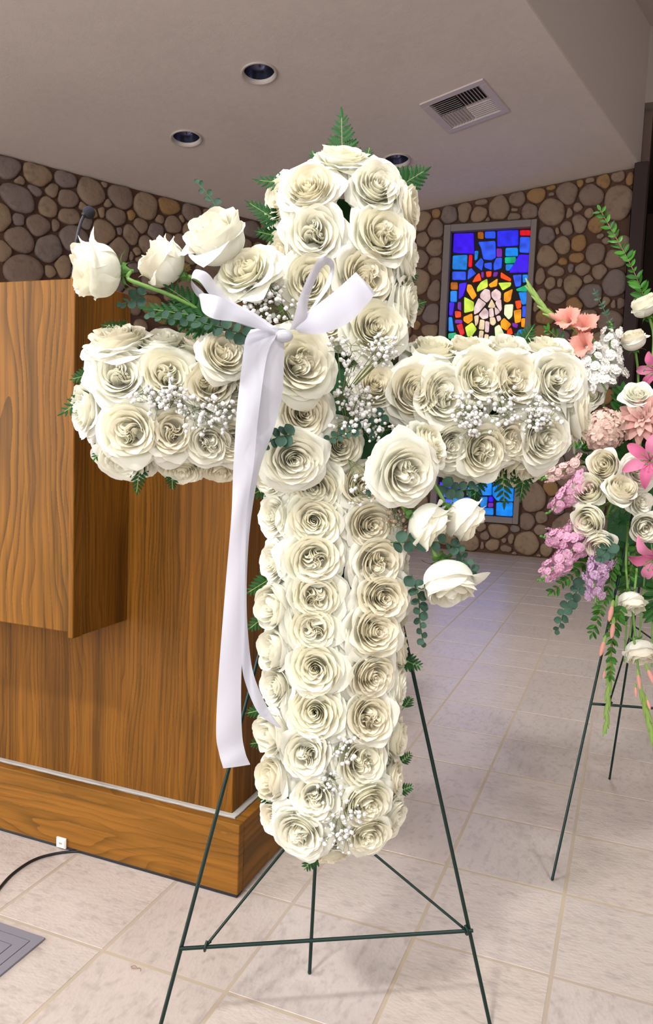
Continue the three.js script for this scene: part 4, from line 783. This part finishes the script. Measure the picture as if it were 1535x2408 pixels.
// ------------------------------------------------------------------ foliage and small flowers
const pinna = (() => {                                           // toothed fern leaflet of length 1 along x
  const p = [], t = [], ix = [], N = 7;
  for (let k = 0; k <= N; k++) { const x = k / N, y0 = 0.235 * Math.pow(Math.sin(Math.min(1, x * 0.9 + 0.14) * Math.PI), 0.8) * (1 - 0.35 * x); for (const s of [-1, 1]) { const i = p.length / 3; p.push(x, 0, 0.02, Math.min(1.03, x + 0.13), s * y0, -0.03, x + 0.075, s * y0 * 0.5, 0); t.push(0, 0, 0, 0, 0, 0); if (k < N) { const nx = i + 6; s > 0 ? ix.push(i, i + 2, i + 1, i, nx, i + 2) : ix.push(i, i + 1, i + 2, i, i + 2, nx); s > 0 ? ix.push(nx, nx + 1, i + 2) : ix.push(nx, i + 2, nx + 1); } } }
  const g = new THREE.BufferGeometry(); g.setAttribute('position', new THREE.Float32BufferAttribute(p, 3)); g.setAttribute('uv', new THREE.Float32BufferAttribute(t, 2)); g.setIndex(ix); g.computeVertexNormals(); return g;
})();
const place = (m, x, z, pos, k, kz = k) => { const zz = z.clone().addScaledVector(x, -z.dot(x)).normalize(), y = zz.clone().cross(x); m.matrix.makeBasis(x, y, zz).scale(V3(k, kz, k)).setPosition(pos); m.matrix.decompose(m.position, m.quaternion, m.scale); return m; };
function frond(P0, P1, wf, face, label, mat, group) {
  const L = P0.distanceTo(P1), d = P1.clone().sub(P0).normalize(), n = face.clone().addScaledVector(d, -face.dot(d)).normalize(), s = n.clone().cross(d);
  const o = thing('fern_frond', label, 'fern', P0, group), bend = s.clone().multiplyScalar(rr(-0.06, 0.06) * L).addScaledVector(n, -0.06 * L);
  const at = (t) => d.clone().multiplyScalar(L * t).addScaledVector(bend, t * t);
  part(o, 'stem', tube([at(-0.5), at(0), at(0.33), at(0.66), at(0.97)], 0.0008, 14, 5), mStem);
  const m = L < 0.04 ? 5 : L < 0.08 ? 7 : 9;
  for (let i = 0; i < m; i++) for (const q of [-1, 1]) {
    const t = -0.12 + 0.98 * (i + (q > 0 ? 0.25 : 0)) / m, len = L * wf * 0.72 * Math.pow(1 - Math.max(0, t), 0.75) + 0.004, a = 1.05 - 0.45 * Math.max(0, t);
    const dir = d.clone().multiplyScalar(Math.cos(a)).addScaledVector(s, q * Math.sin(a)).addScaledVector(n, rr(-0.22, 0.05)).normalize();
    place(part(o, 'leaflet', pinna, mat), dir, n.clone().addScaledVector(s, rr(-0.25, 0.25)), at(t), len, len * 1.15);
  }
  place(part(o, 'leaflet', pinna, mat), d, n, at(0.8), L * 0.24);
  return o;
}
reseed(123);
for (const [u, v, w, u2, v2, w2, wf, label] of FERNS) frond(X(u, v, w), X(u2, v2, w2), wf, CN.clone().add(V3(rr(-0.3, 0.3), rr(0, 0.5), 0)), label, mFern, 'fern tips edging the cross');
const roundLeaf = grid(10, 8, (a, b) => { const th = (a * 2 - 1) * Math.PI * 0.5, y = b, w = 0.5 * Math.pow(Math.sin(Math.min(1, 0.03 + b * 0.97) * Math.PI), 0.55); return [y, (a * 2 - 1) * w, 0.09 * Math.pow(a * 2 - 1, 2) - 0.1 * b * b]; });
const longLeaf = grid(6, 8, (a, b) => { const w = 0.25 * Math.pow(Math.sin(Math.min(1, 0.02 + b * 0.98) * Math.PI), 0.75) * (1 - 0.25 * b); return [b, (a * 2 - 1) * w, 0.06 * Math.abs(a * 2 - 1) - 0.12 * b * b]; });
function sprig(name, label, category, pts, n, size, leaf, leafMats, stemMat, face, group, taper = 0.45, up = 0.75) {
  const c = curve(pts), o = thing(name, label, category, pts[0], group), off = pts[0];
  part(o, 'stem', new THREE.TubeGeometry(curve(pts.map((p) => p.clone().sub(off))), 24, 0.0011, 5, false), stemMat);
  for (let i = 0; i < n; i++) {
    const t = Math.min(0.995, (i + 0.5 + (leaf === roundLeaf ? 0 : rr(-0.4, 0.4))) / n), p = c.getPoint(t).sub(off), d = c.getTangent(t), s = face.clone().cross(d).normalize();
    for (const q of leaf === roundLeaf ? [i % 2 ? 1 : -1] : [1, -1]) {
      const dir = s.clone().multiplyScalar(q * rr(0.7, 1)).addScaledVector(d, up * rr(0.5, 1.1)).addScaledVector(face, rr(-0.1, 0.5)).normalize();
      place(part(o, 'leaf', leaf, leafMats[Math.floor(rnd() * leafMats.length)]), dir, face.clone().add(V3(rr(-0.9, 0.9), rr(-0.5, 0.9), rr(-0.3, 0.3))), p, size * (1 - taper * t) * (leaf === roundLeaf ? rr(0.8, 1.15) : rr(0.55, 1.2)));
    }
  }
  place(part(o, 'leaf', leaf, leafMats[0]), c.getTangent(1), face, pts[pts.length - 1].clone().sub(off), size * (1 - taper) * 0.8);
  return o;
}
for (const [pl, w, s, n, label] of EUCALYPTUS) sprig('eucalyptus_sprig', label, 'eucalyptus', pl.map((p, i) => X(p[0], p[1], w - i * 3)), n, s / 1000, roundLeaf, mEuc, mStemDark, CN.clone().add(V3(0, 0.25, 0)), 'eucalyptus sprigs of the cross', 0.4, 0.5);
const floret = (() => { const g = mergeVertices(new THREE.IcosahedronGeometry(1, 3).deleteAttribute('uv').deleteAttribute('normal')), p = g.attributes.position; for (let i = 0; i < p.count; i++) { const v = V3().fromBufferAttribute(p, i), k = 0.72 + 0.42 * Math.abs(Math.sin(v.x * 7 + 3 * v.y) * Math.sin(v.y * 7 + 2 * v.z) + 0.5 * Math.sin(v.z * 9)); p.setXYZ(i, v.x * k, v.y * k, v.z * k); } g.computeVertexNormals(); return g; })();
reseed(321);
for (const [u, v, w, rx, ry, n0, ru, rv, label] of BREATH) {
  const n = Math.round(n0 * 1.7);
  const root = X(ru, rv, w - 45), o = thing('babys_breath', label, 'baby\'s breath', root, 'baby\'s breath tucked among the roses'), stems = [], M = new THREE.Matrix4(), mats = [];
  const hubs = []; for (let k = 0; k < Math.max(3, n / 7); k++) { const a = rnd() * 6.283, r = Math.sqrt(rnd()) * 0.72; hubs.push(X(u + Math.cos(a) * r * rx, v + Math.sin(a) * r * ry, w - rr(8, 28)).sub(root)); }
  hubs.forEach((h) => stems.push(tube([V3(0, 0, 0), h.clone().multiplyScalar(0.5).addScaledVector(CN, 0.008), h], 0.0006, 6, 4)));
  for (let i = 0; i < n; i++) {
    const h = hubs[i % hubs.length], a = rnd() * 6.283, r = rr(0.008, 0.024), p = h.clone().addScaledVector(CU, Math.cos(a) * r).addScaledVector(CV, Math.sin(a) * r).addScaledVector(CN, rr(0, 0.022));
    stems.push(rod(h, p, 0.00035, 0.00035, 3)); const k = rnd() < 0.35 ? rr(0.0014, 0.0024) : rr(0.0028, 0.0046);
    mats.push(M.clone().compose(p, new THREE.Quaternion().setFromEuler(new THREE.Euler(rnd() * 6, rnd() * 6, rnd() * 6)), V3(k, k * 0.85, k)));
  }
  part(o, 'stem', mergeGeometries(stems.map((g) => { g = g.index ? g : mergeVertices(g); return g; })), mBreathStem);
  const im = new THREE.InstancedMesh(floret, /withered/.test(label) ? std({ color: 0xb9a58c, roughness: 0.9 }) : mBreath, n); mats.forEach((m, i) => im.setMatrixAt(i, m)); im.name = 'florets'; im.userData.kind = 'stuff'; im.castShadow = im.receiveShadow = true; o.add(im);
}
// ribbon
{
  const o = thing('ribbon_bow', 'white satin ribbon bow with loops and two long hanging tails', 'ribbon', C0.clone()); basis(o, CU, CV, CN, C0.clone());
  for (const [name, rows] of RIBBON) {
    const l = curve(rows.map((r) => V3(r[0] / 1000, r[1] / 1000, r[2] / 1000))), r = curve(rows.map((q) => V3(q[3] / 1000, q[4] / 1000, q[5] / 1000)));
    l.curveType = r.curveType = 'catmullrom'; l.tension = r.tension = 0.5;
    part(o, name, grid(10, 90, (a, b) => { const p = l.getPoint(b).lerp(r.getPoint(b), a); p.z += 0.0022 * Math.sin(a * Math.PI) + 0.0008 * Math.sin(b * 40 + a * 3); return p.toArray(); }), mSatin);
  }
  const kn = new THREE.SphereGeometry(0.012, 20, 14).scale(1.35, 0.85, 0.8); kn.translate(-0.131, 1.23, 0.163); part(o, 'knot', kn, mSatin);
}
// ------------------------------------------------------------------ the mixed spray on its own easel at the right
const P = (a) => V3(a[0] / 1000, a[1] / 1000, a[2] / 1000), TO_CAM = V3(-0.36, 0.05, 0.93).normalize();
const HUB = P(SPRAY_MISC.foam);
{
  const o = thing('wire_easel', 'dark green wire easel standing under the mixed flower spray', 'easel');
  easel(o, V3(0.611, 0.004, -1.874), V3(1.205, 0.004, -1.81), V3(0.979, 0.004, -2.49), V3(0.96, 1.42, -2.2), 0.43, 0.55);
}
{
  const o = thing('floral_foam', 'dark green foam block almost hidden inside the mixed flower spray', 'floral foam', HUB.clone().add(V3(0.02, -0.12, -0.04)));
  part(o, 'block', new RoundedBoxGeometry(0.14, 0.3, 0.12, 3, 0.02), mFoam);
}
reseed(555);
for (const [c, ax, d, kind, label] of SPRAY_ROSES) {
  const p = P(c), a = V3(...ax).normalize(), down = kind === 's' && a.y < -0.3;
  const to = p.clone().lerp(HUB, down ? 0.35 : 0.75), st = [p.clone().addScaledVector(a, -0.07).add(V3(0, down ? 0.03 : -0.02, 0)), down ? p.clone().add(V3(0.01, 0.2, -0.08)) : to];
  rose(kind, p, a, d / 1000 * (kind === 's' ? 0.95 : 1.08), label, 'white roses of the mixed spray', { calyx: kind === 's', stem: st });
}
const tinted = (c, tr = 0.3) => petalMat(c, tr);
const mStock = { white: tinted(0xf2f1ec), blush: tinted(0xecd0cc), pink: tinted(0xe6b4cf), lilac: tinted(0xdbb9d8) };
const stockFloret = (() => { reseed(808); const l = []; for (const [n, r, y, o] of [[5, 1, 0, 0], [4, 0.62, 0.28, 0.5]]) for (let i = 0; i < n; i++) { const s = rnd() * 99; l.push(grid(5, 5, (a, b) => { const u = a * 2 - 1, w = 0.62 * Math.pow(b, 0.7) * (1 - 0.15 * b), R = r * b; return [u * w * r + 0.08 * (vnoise(b * 4, s, 3) - 0.5), y + 0.35 * b - 0.28 * b * b + 0.3 * (vnoise(a * 5, b * 3, s) - 0.5) * b, R * (1 - 0.18 * Math.abs(u))]; }).rotateY(o + i / n * Math.PI * 2)); } return merge(l); })();
const budGeo = new THREE.LatheGeometry([[0, 0], [0.3, 0.15], [0.42, 0.5], [0.3, 0.95], [0, 1.15]].map(([r, h]) => new THREE.Vector2(r, h)), 8);
const anyDir = (d, spread) => V3(rr(-1, 1), rr(-1, 1), rr(-1, 1)).normalize().multiplyScalar(spread).add(d).normalize();
const aim = (m, y, p, k) => { m.quaternion.setFromUnitVectors(UPY, y).multiply(new THREE.Quaternion().setFromAxisAngle(UPY, rnd() * 6.28)); m.position.copy(p); m.scale.setScalar(k); return m; };
for (const [pl, n0, rad, fl, col, label] of STOCKS) {
  const n = Math.round(n0 * 1.5);
  const pts = pl.map(P), c = curve(pts), o = thing('stock_stem', label, 'stock flower', pts[0], 'stock stems of the mixed spray');
  const loc = curve(pts.map((p) => p.clone().sub(pts[0])));
  part(o, 'stem', new THREE.TubeGeometry(loc, 20, 0.0024, 6, false), mStem);
  for (let i = 0; i < n; i++) {
    const t = 0.04 + 0.84 * (i + 0.5) / n, d = c.getTangent(t), a = i * 2.4, s = TO_CAM.clone().cross(d).normalize(), f = d.clone().cross(s).normalize();
    const out = s.multiplyScalar(Math.cos(a)).addScaledVector(f, Math.sin(a) * 0.9 - 0.25).addScaledVector(d, 0.25).normalize(), k = 1 - 0.45 * t;
    aim(part(o, 'floret', stockFloret, mStock[col]), anyDir(out, 0.35), loc.getPoint(t).addScaledVector(out, rad / 1000 * k * rr(0.6, 1)), fl / 1000 * 0.72 * rr(0.85, 1.15) * (1 - 0.3 * t));
  }
  for (let i = 0; i < 11; i++) { const t = 0.86 + 0.14 * i / 10, d = c.getTangent(t); aim(part(o, 'bud', budGeo, i < 4 ? mStock[col] : mSepal), anyDir(d, 1.0), loc.getPoint(t).add(anyDir(d, 1.6).multiplyScalar(0.004)), rr(0.005, 0.009)); }
}
const gladPetal = grid(8, 9, (a, b) => { const u = a * 2 - 1, w = 0.34 * Math.pow(Math.sin(Math.min(1, b * 0.85 + 0.05) * Math.PI), 0.7), R = 0.08 + 0.55 * Math.pow(b, 1.9); return [u * w, 0.95 * b - 0.28 * Math.pow(b, 5) + 0.05 * Math.sin(u * 8 + 1) * b * b, R + 0.06 * Math.cos(u * 7) * b * b - 0.1 * u * u * b]; });
const spathe = grid(6, 8, (a, b) => { const u = a * 2 - 1, w = 0.14 * Math.pow(Math.sin(Math.min(1, b * 0.9 + 0.08) * Math.PI), 0.7); return [b, u * w * (1.1 - b * 0.6), 0.07 * (1 - u * u) - 0.1 * b * b]; });
const mCoral = tinted(0xeeac9c), mCoralDeep = tinted(0xe89c8a), mSpathe = leafMat(0x8fae5a, 0.5), mBlade = leafMat(0x6fa53e, 0.45);
for (const [pl, fl, label] of GLADIOLI) {
  const pts = pl.map(P), o = thing('gladiolus_stem', label, 'gladiolus', pts[0], 'coral gladioli of the mixed spray'), loc = curve(pts.map((p) => p.clone().sub(pts[0])));
  part(o, 'stem', new THREE.TubeGeometry(loc, 24, 0.003, 7, false), mStem);
  for (let i = 0; i < 9; i++) { const t = 0.5 + 0.5 * i / 9, d = loc.getTangent(Math.min(t, 0.999)), s = TO_CAM.clone().cross(d).normalize(), q = i % 2 ? 1 : -1; place(part(o, 'spathe', spathe, mSpathe), d.clone().addScaledVector(s, q * 0.2).normalize(), TO_CAM.clone().addScaledVector(s, q), loc.getPoint(Math.min(1, t)).addScaledVector(d, -0.01), 0.05 * (1 - 0.35 * (t - 0.5)), 0.055); }
  for (const [c, size, open] of fl) {
    const p = P(c).sub(pts[0]), k = size / 1000; let best = 0, bd = 9; for (let i = 0; i <= 40; i++) { const q = loc.getPoint(i / 40).distanceTo(p); if (q < bd) { bd = q; best = i / 40; } }
    const d = loc.getTangent(best), out = p.clone().sub(loc.getPoint(best)).add(TO_CAM.clone().multiplyScalar(0.012)).addScaledVector(d, 0.02).normalize();
    if (open) { const g = new THREE.Group(); g.name = numbered('open_flower'); o.add(g); aim(g, out, p.clone().addScaledVector(out, -k * 0.4), k * 0.95); for (let i = 0; i < 6; i++) { const m = part(g, 'petal', gladPetal, i % 2 ? mCoral : mCoralDeep); m.rotation.y = i * Math.PI / 3; m.scale.setScalar(i % 2 ? 1 : 0.9); } } else { const dd = d.clone().addScaledVector(out, 0.5).normalize(), m = aim(part(o, 'bud', budGeo, mCoral), dd, p.clone().addScaledVector(dd, -k * 0.5), k * 0.95); m.scale.set(k * 0.42, k * 1.05, k * 0.42); place(part(o, 'spathe', spathe, mSpathe), dd, TO_CAM, p.clone().addScaledVector(dd, -k * 0.9), k * 1.05); }
  }
}
for (const [pl, n, s, label] of MYRTLES) sprig('myrtle_branch', label, 'foliage', pl.map(P), Math.round(n * 1.45), s / 1000 * 0.92, longLeaf, mMyrtle, mTwig, TO_CAM, 'myrtle branches of the mixed spray', 0.3, 0.9);
for (const [pl, s, n, label] of SPRAY_EUCALYPTUS) sprig('eucalyptus_sprig', label, 'eucalyptus', pl.map(P), n, s / 1000, /narrow/.test(label) ? longLeaf : roundLeaf, mEuc, mStemDark, TO_CAM, 'eucalyptus of the mixed spray', 0.4, 0.5);
// blush hydrangea: a ball of four-petalled florets
{
  const c = P(SPRAY_MISC.hydrangea), o = thing('hydrangea', 'blush pink hydrangea head beside the tip of the right arm', 'hydrangea', c), mats = [tinted(0xe6ccbf), tinted(0xdfbdb0), tinted(0xead6c9)];
  const four = merge([0, 1, 2, 3].map((i) => grid(4, 4, (a, b) => { const u = a * 2 - 1; return [u * 0.78 * Math.pow(b, 0.6) * (1 - 0.2 * b), 0.25 * b - 0.25 * b * b * u * u + 0.12 * Math.sin(u * 5 + b * 3) * b, b * (1 - 0.15 * u * u)]; }).rotateY(i * Math.PI / 2)));
  part(o, 'stem', tube([V3(0, 0, 0), HUB.clone().sub(c).multiplyScalar(0.5), HUB.clone().sub(c)], 0.004, 10, 6), mStem);
  part(o, 'core', new THREE.IcosahedronGeometry(0.036, 2), tinted(0xd9b9a8));
  for (let i = 0; i < 115; i++) { const y = 1 - 2 * (i + 0.5) / 115, r = Math.sqrt(1 - y * y), a = i * 2.39996, d = V3(Math.cos(a) * r, y, Math.sin(a) * r); if (d.dot(TO_CAM) < -0.55) continue; aim(part(o, 'floret', four, mats[i % 3]), anyDir(d, 0.3), d.multiplyScalar(rr(0.046, 0.054)), rr(0.0145, 0.018)); }
}
// blush dahlia: rings of pointed petals
const lance = grid(6, 10, (a, b) => { const u = a * 2 - 1, w = 0.17 * Math.pow(Math.sin(Math.min(1, b * 0.92 + 0.06) * Math.PI), 0.75); return [u * w, 0.16 * Math.sin(b * 2.4) + 0.1 * u * u * (1 - b), b]; });
{
  const c = P(SPRAY_MISC.dahlia), o = thing('dahlia', 'blush double flower with many pointed petals at the frame edge', 'dahlia', c), mats = [tinted(0xd8ada3), tinted(0xcb9890), tinted(0xdfbfb2)];
  o.quaternion.setFromUnitVectors(UPY, TO_CAM.clone().add(V3(-0.25, 0.1, 0)).normalize());
  for (const [n, len, tilt, ph] of [[10, 0.07, 0.1, 0], [10, 0.064, -0.15, 0.3], [9, 0.054, -0.42, 0.1], [8, 0.044, -0.7, 0.5], [6, 0.034, -1.0, 0], [4, 0.024, -1.3, 0.4]]) for (let i = 0; i < n; i++) { const m = part(o, 'petal', lance, mats[(i + n) % 3]); m.rotation.set(tilt + rr(-0.1, 0.1), ph + i / n * Math.PI * 2 + rr(-0.1, 0.1), 0, 'YXZ'); m.scale.set(len * 1.15, len, len); }
  part(o, 'stem', tube([V3(0, -0.005, 0), V3(0, -0.05, 0.01), V3(0.01, -0.11, 0.03)], 0.0035, 10, 6), mStem);
}
// pink lilies
{
  const mats = [tinted(0xdf86ab), tinted(0xd26893)], lp = grid(8, 12, (a, b) => { const u = a * 2 - 1, w = 0.2 * Math.pow(Math.sin(Math.min(1, b * 0.93 + 0.05) * Math.PI), 0.7); return [u * w, 0.5 * Math.sin(b * 1.9) - 0.4 * b * b * b + 0.06 * u * u + 0.015 * Math.sin(b * 14) * Math.abs(u), b * 0.95]; });
  const labels = ['pink lily in the middle of the frame edge, petals curled beside the creamy full rose', 'upper pink lily cut by the frame edge, above the blush dahlia', 'lowest pink lily, its petals pointing left above the hanging white roses'];
  SPRAY_MISC.lily.forEach(([c, ax], k) => {
    const o = thing('lily', labels[k], 'lily', P(c), 'pink lilies of the mixed spray'); o.quaternion.setFromUnitVectors(UPY, V3(...ax).normalize()).multiply(new THREE.Quaternion().setFromAxisAngle(UPY, k * 1.3 + 0.4));
    for (let i = 0; i < 6; i++) { const m = part(o, 'petal', lp, mats[i % 2]); m.rotation.y = i * Math.PI / 3; m.scale.setScalar(k === 1 ? 0.062 : 0.075); }
    for (let i = 0; i < 6; i++) { const a = i * 1.047 + 0.5, e = V3(Math.cos(a) * 0.014, 0.052, Math.sin(a) * 0.014); part(o, 'stamen', merge([tube([V3(0, 0.005, 0), V3(Math.cos(a) * 0.006, 0.03, Math.sin(a) * 0.006), e], 0.0008, 8, 5), new THREE.SphereGeometry(0.0026, 8, 6).scale(0.8, 0.6, 1.8).translate(e.x, e.y, e.z)]), mSepal); }
    part(o, 'stem', tube([V3(0, 0, 0), V3(0, -0.03, 0), V3(0.01, -0.08, 0)], 0.003, 8, 6), mStem);
  });
}
// feathery asparagus fern
{
  const c = P(SPRAY_MISC.fluff), o = thing('asparagus_fern', 'feathery dark green asparagus fern tuft between the white roses', 'fern', c), l = [], root = HUB.clone().sub(c), fl = leafMat(0x2b6a34, 0.6);
  part(o, 'stem', tube([root, root.clone().multiplyScalar(0.4), V3(0, 0, 0)], 0.0014, 10, 5), mStemDark);
  for (let k = 0; k < 26; k++) { const d = anyDir(TO_CAM, 1.5), e = d.clone().multiplyScalar(rr(0.03, 0.048)); l.push(rod(V3(0, 0, 0), e, 0.0005, 0.0003, 3)); for (let i = 0; i < 16; i++) { const p = e.clone().multiplyScalar(rr(0.3, 1)); l.push(rod(p, p.clone().addScaledVector(anyDir(d, 1.3), rr(0.005, 0.011)), 0.00045, 0.0002, 3)); } }
  const m = part(o, 'needles', merge(l), fl); m.userData.kind = 'stuff';
}
// dark ruscus filling the middle of the spray and its bundle of cut stems
{
  const fills = [[0.0, 0.02, 0.06, 'dark ruscus branch behind the middle white rose of the spray'], [-0.06, -0.1, 0.05, 'dark ruscus branch in the shade under the feathery tuft'], [-0.02, 0.12, 0.05, 'dark ruscus branch behind the hydrangea'], [0.05, -0.2, 0.08, 'dark ruscus branch among the cut stems of the spray'], [-0.05, 0.2, 0.03, 'dark ruscus branch behind the white stock spires'], [-0.1, 0.03, 0.03, 'dark ruscus branch behind the left white roses of the spray']];
  fills.forEach(([x, y, z, label], i) => { const b = HUB.clone().add(V3(x, y - 0.03, z)), tip = b.clone().add(V3(rr(-0.12, -0.02), (y > 0 ? 1 : -1) * rr(0.09, 0.17), 0.06)); sprig('ruscus_branch', label, 'foliage', [b, b.clone().lerp(tip, 0.5).add(V3(-0.02, 0, 0.02)), tip], 12, 0.042, longLeaf, mRuscus, mStemDark, TO_CAM, 'dark ruscus filling the mixed spray', 0.2, 0.8); });
  const cuts = [[1462, 'leftmost bare green stem hanging below the mixed spray'], [1478, 'second bare green stem from the left below the mixed spray'], [1495, 'bare green stem below the mixed spray, beside the hanging gladiolus'], [1512, 'bare green stem below the mixed spray nearest the frame edge']];
  cuts.forEach(([px, label], i) => { const t = HUB.clone().add(V3(-0.03 + i * 0.022, -0.2, 0.05)), e = t.clone().add(V3(rr(-0.015, 0.015), rr(-0.2, -0.3), 0.02)), o = thing('cut_stem', label, 'stem', t, 'cut stems under the mixed spray'); part(o, 'stalk', tube([V3(0, 0.06, -0.02), V3(0, 0, 0), e.clone().sub(t)], 0.0026, 10, 6), mStem); const lf = part(o, 'leaf', longLeaf, mRuscus[0]); place(lf, V3(rr(-1, 1), -1, 0.3).normalize(), TO_CAM, e.clone().sub(t).multiplyScalar(0.4), 0.05); });
}


renderer.render(scene, camera);
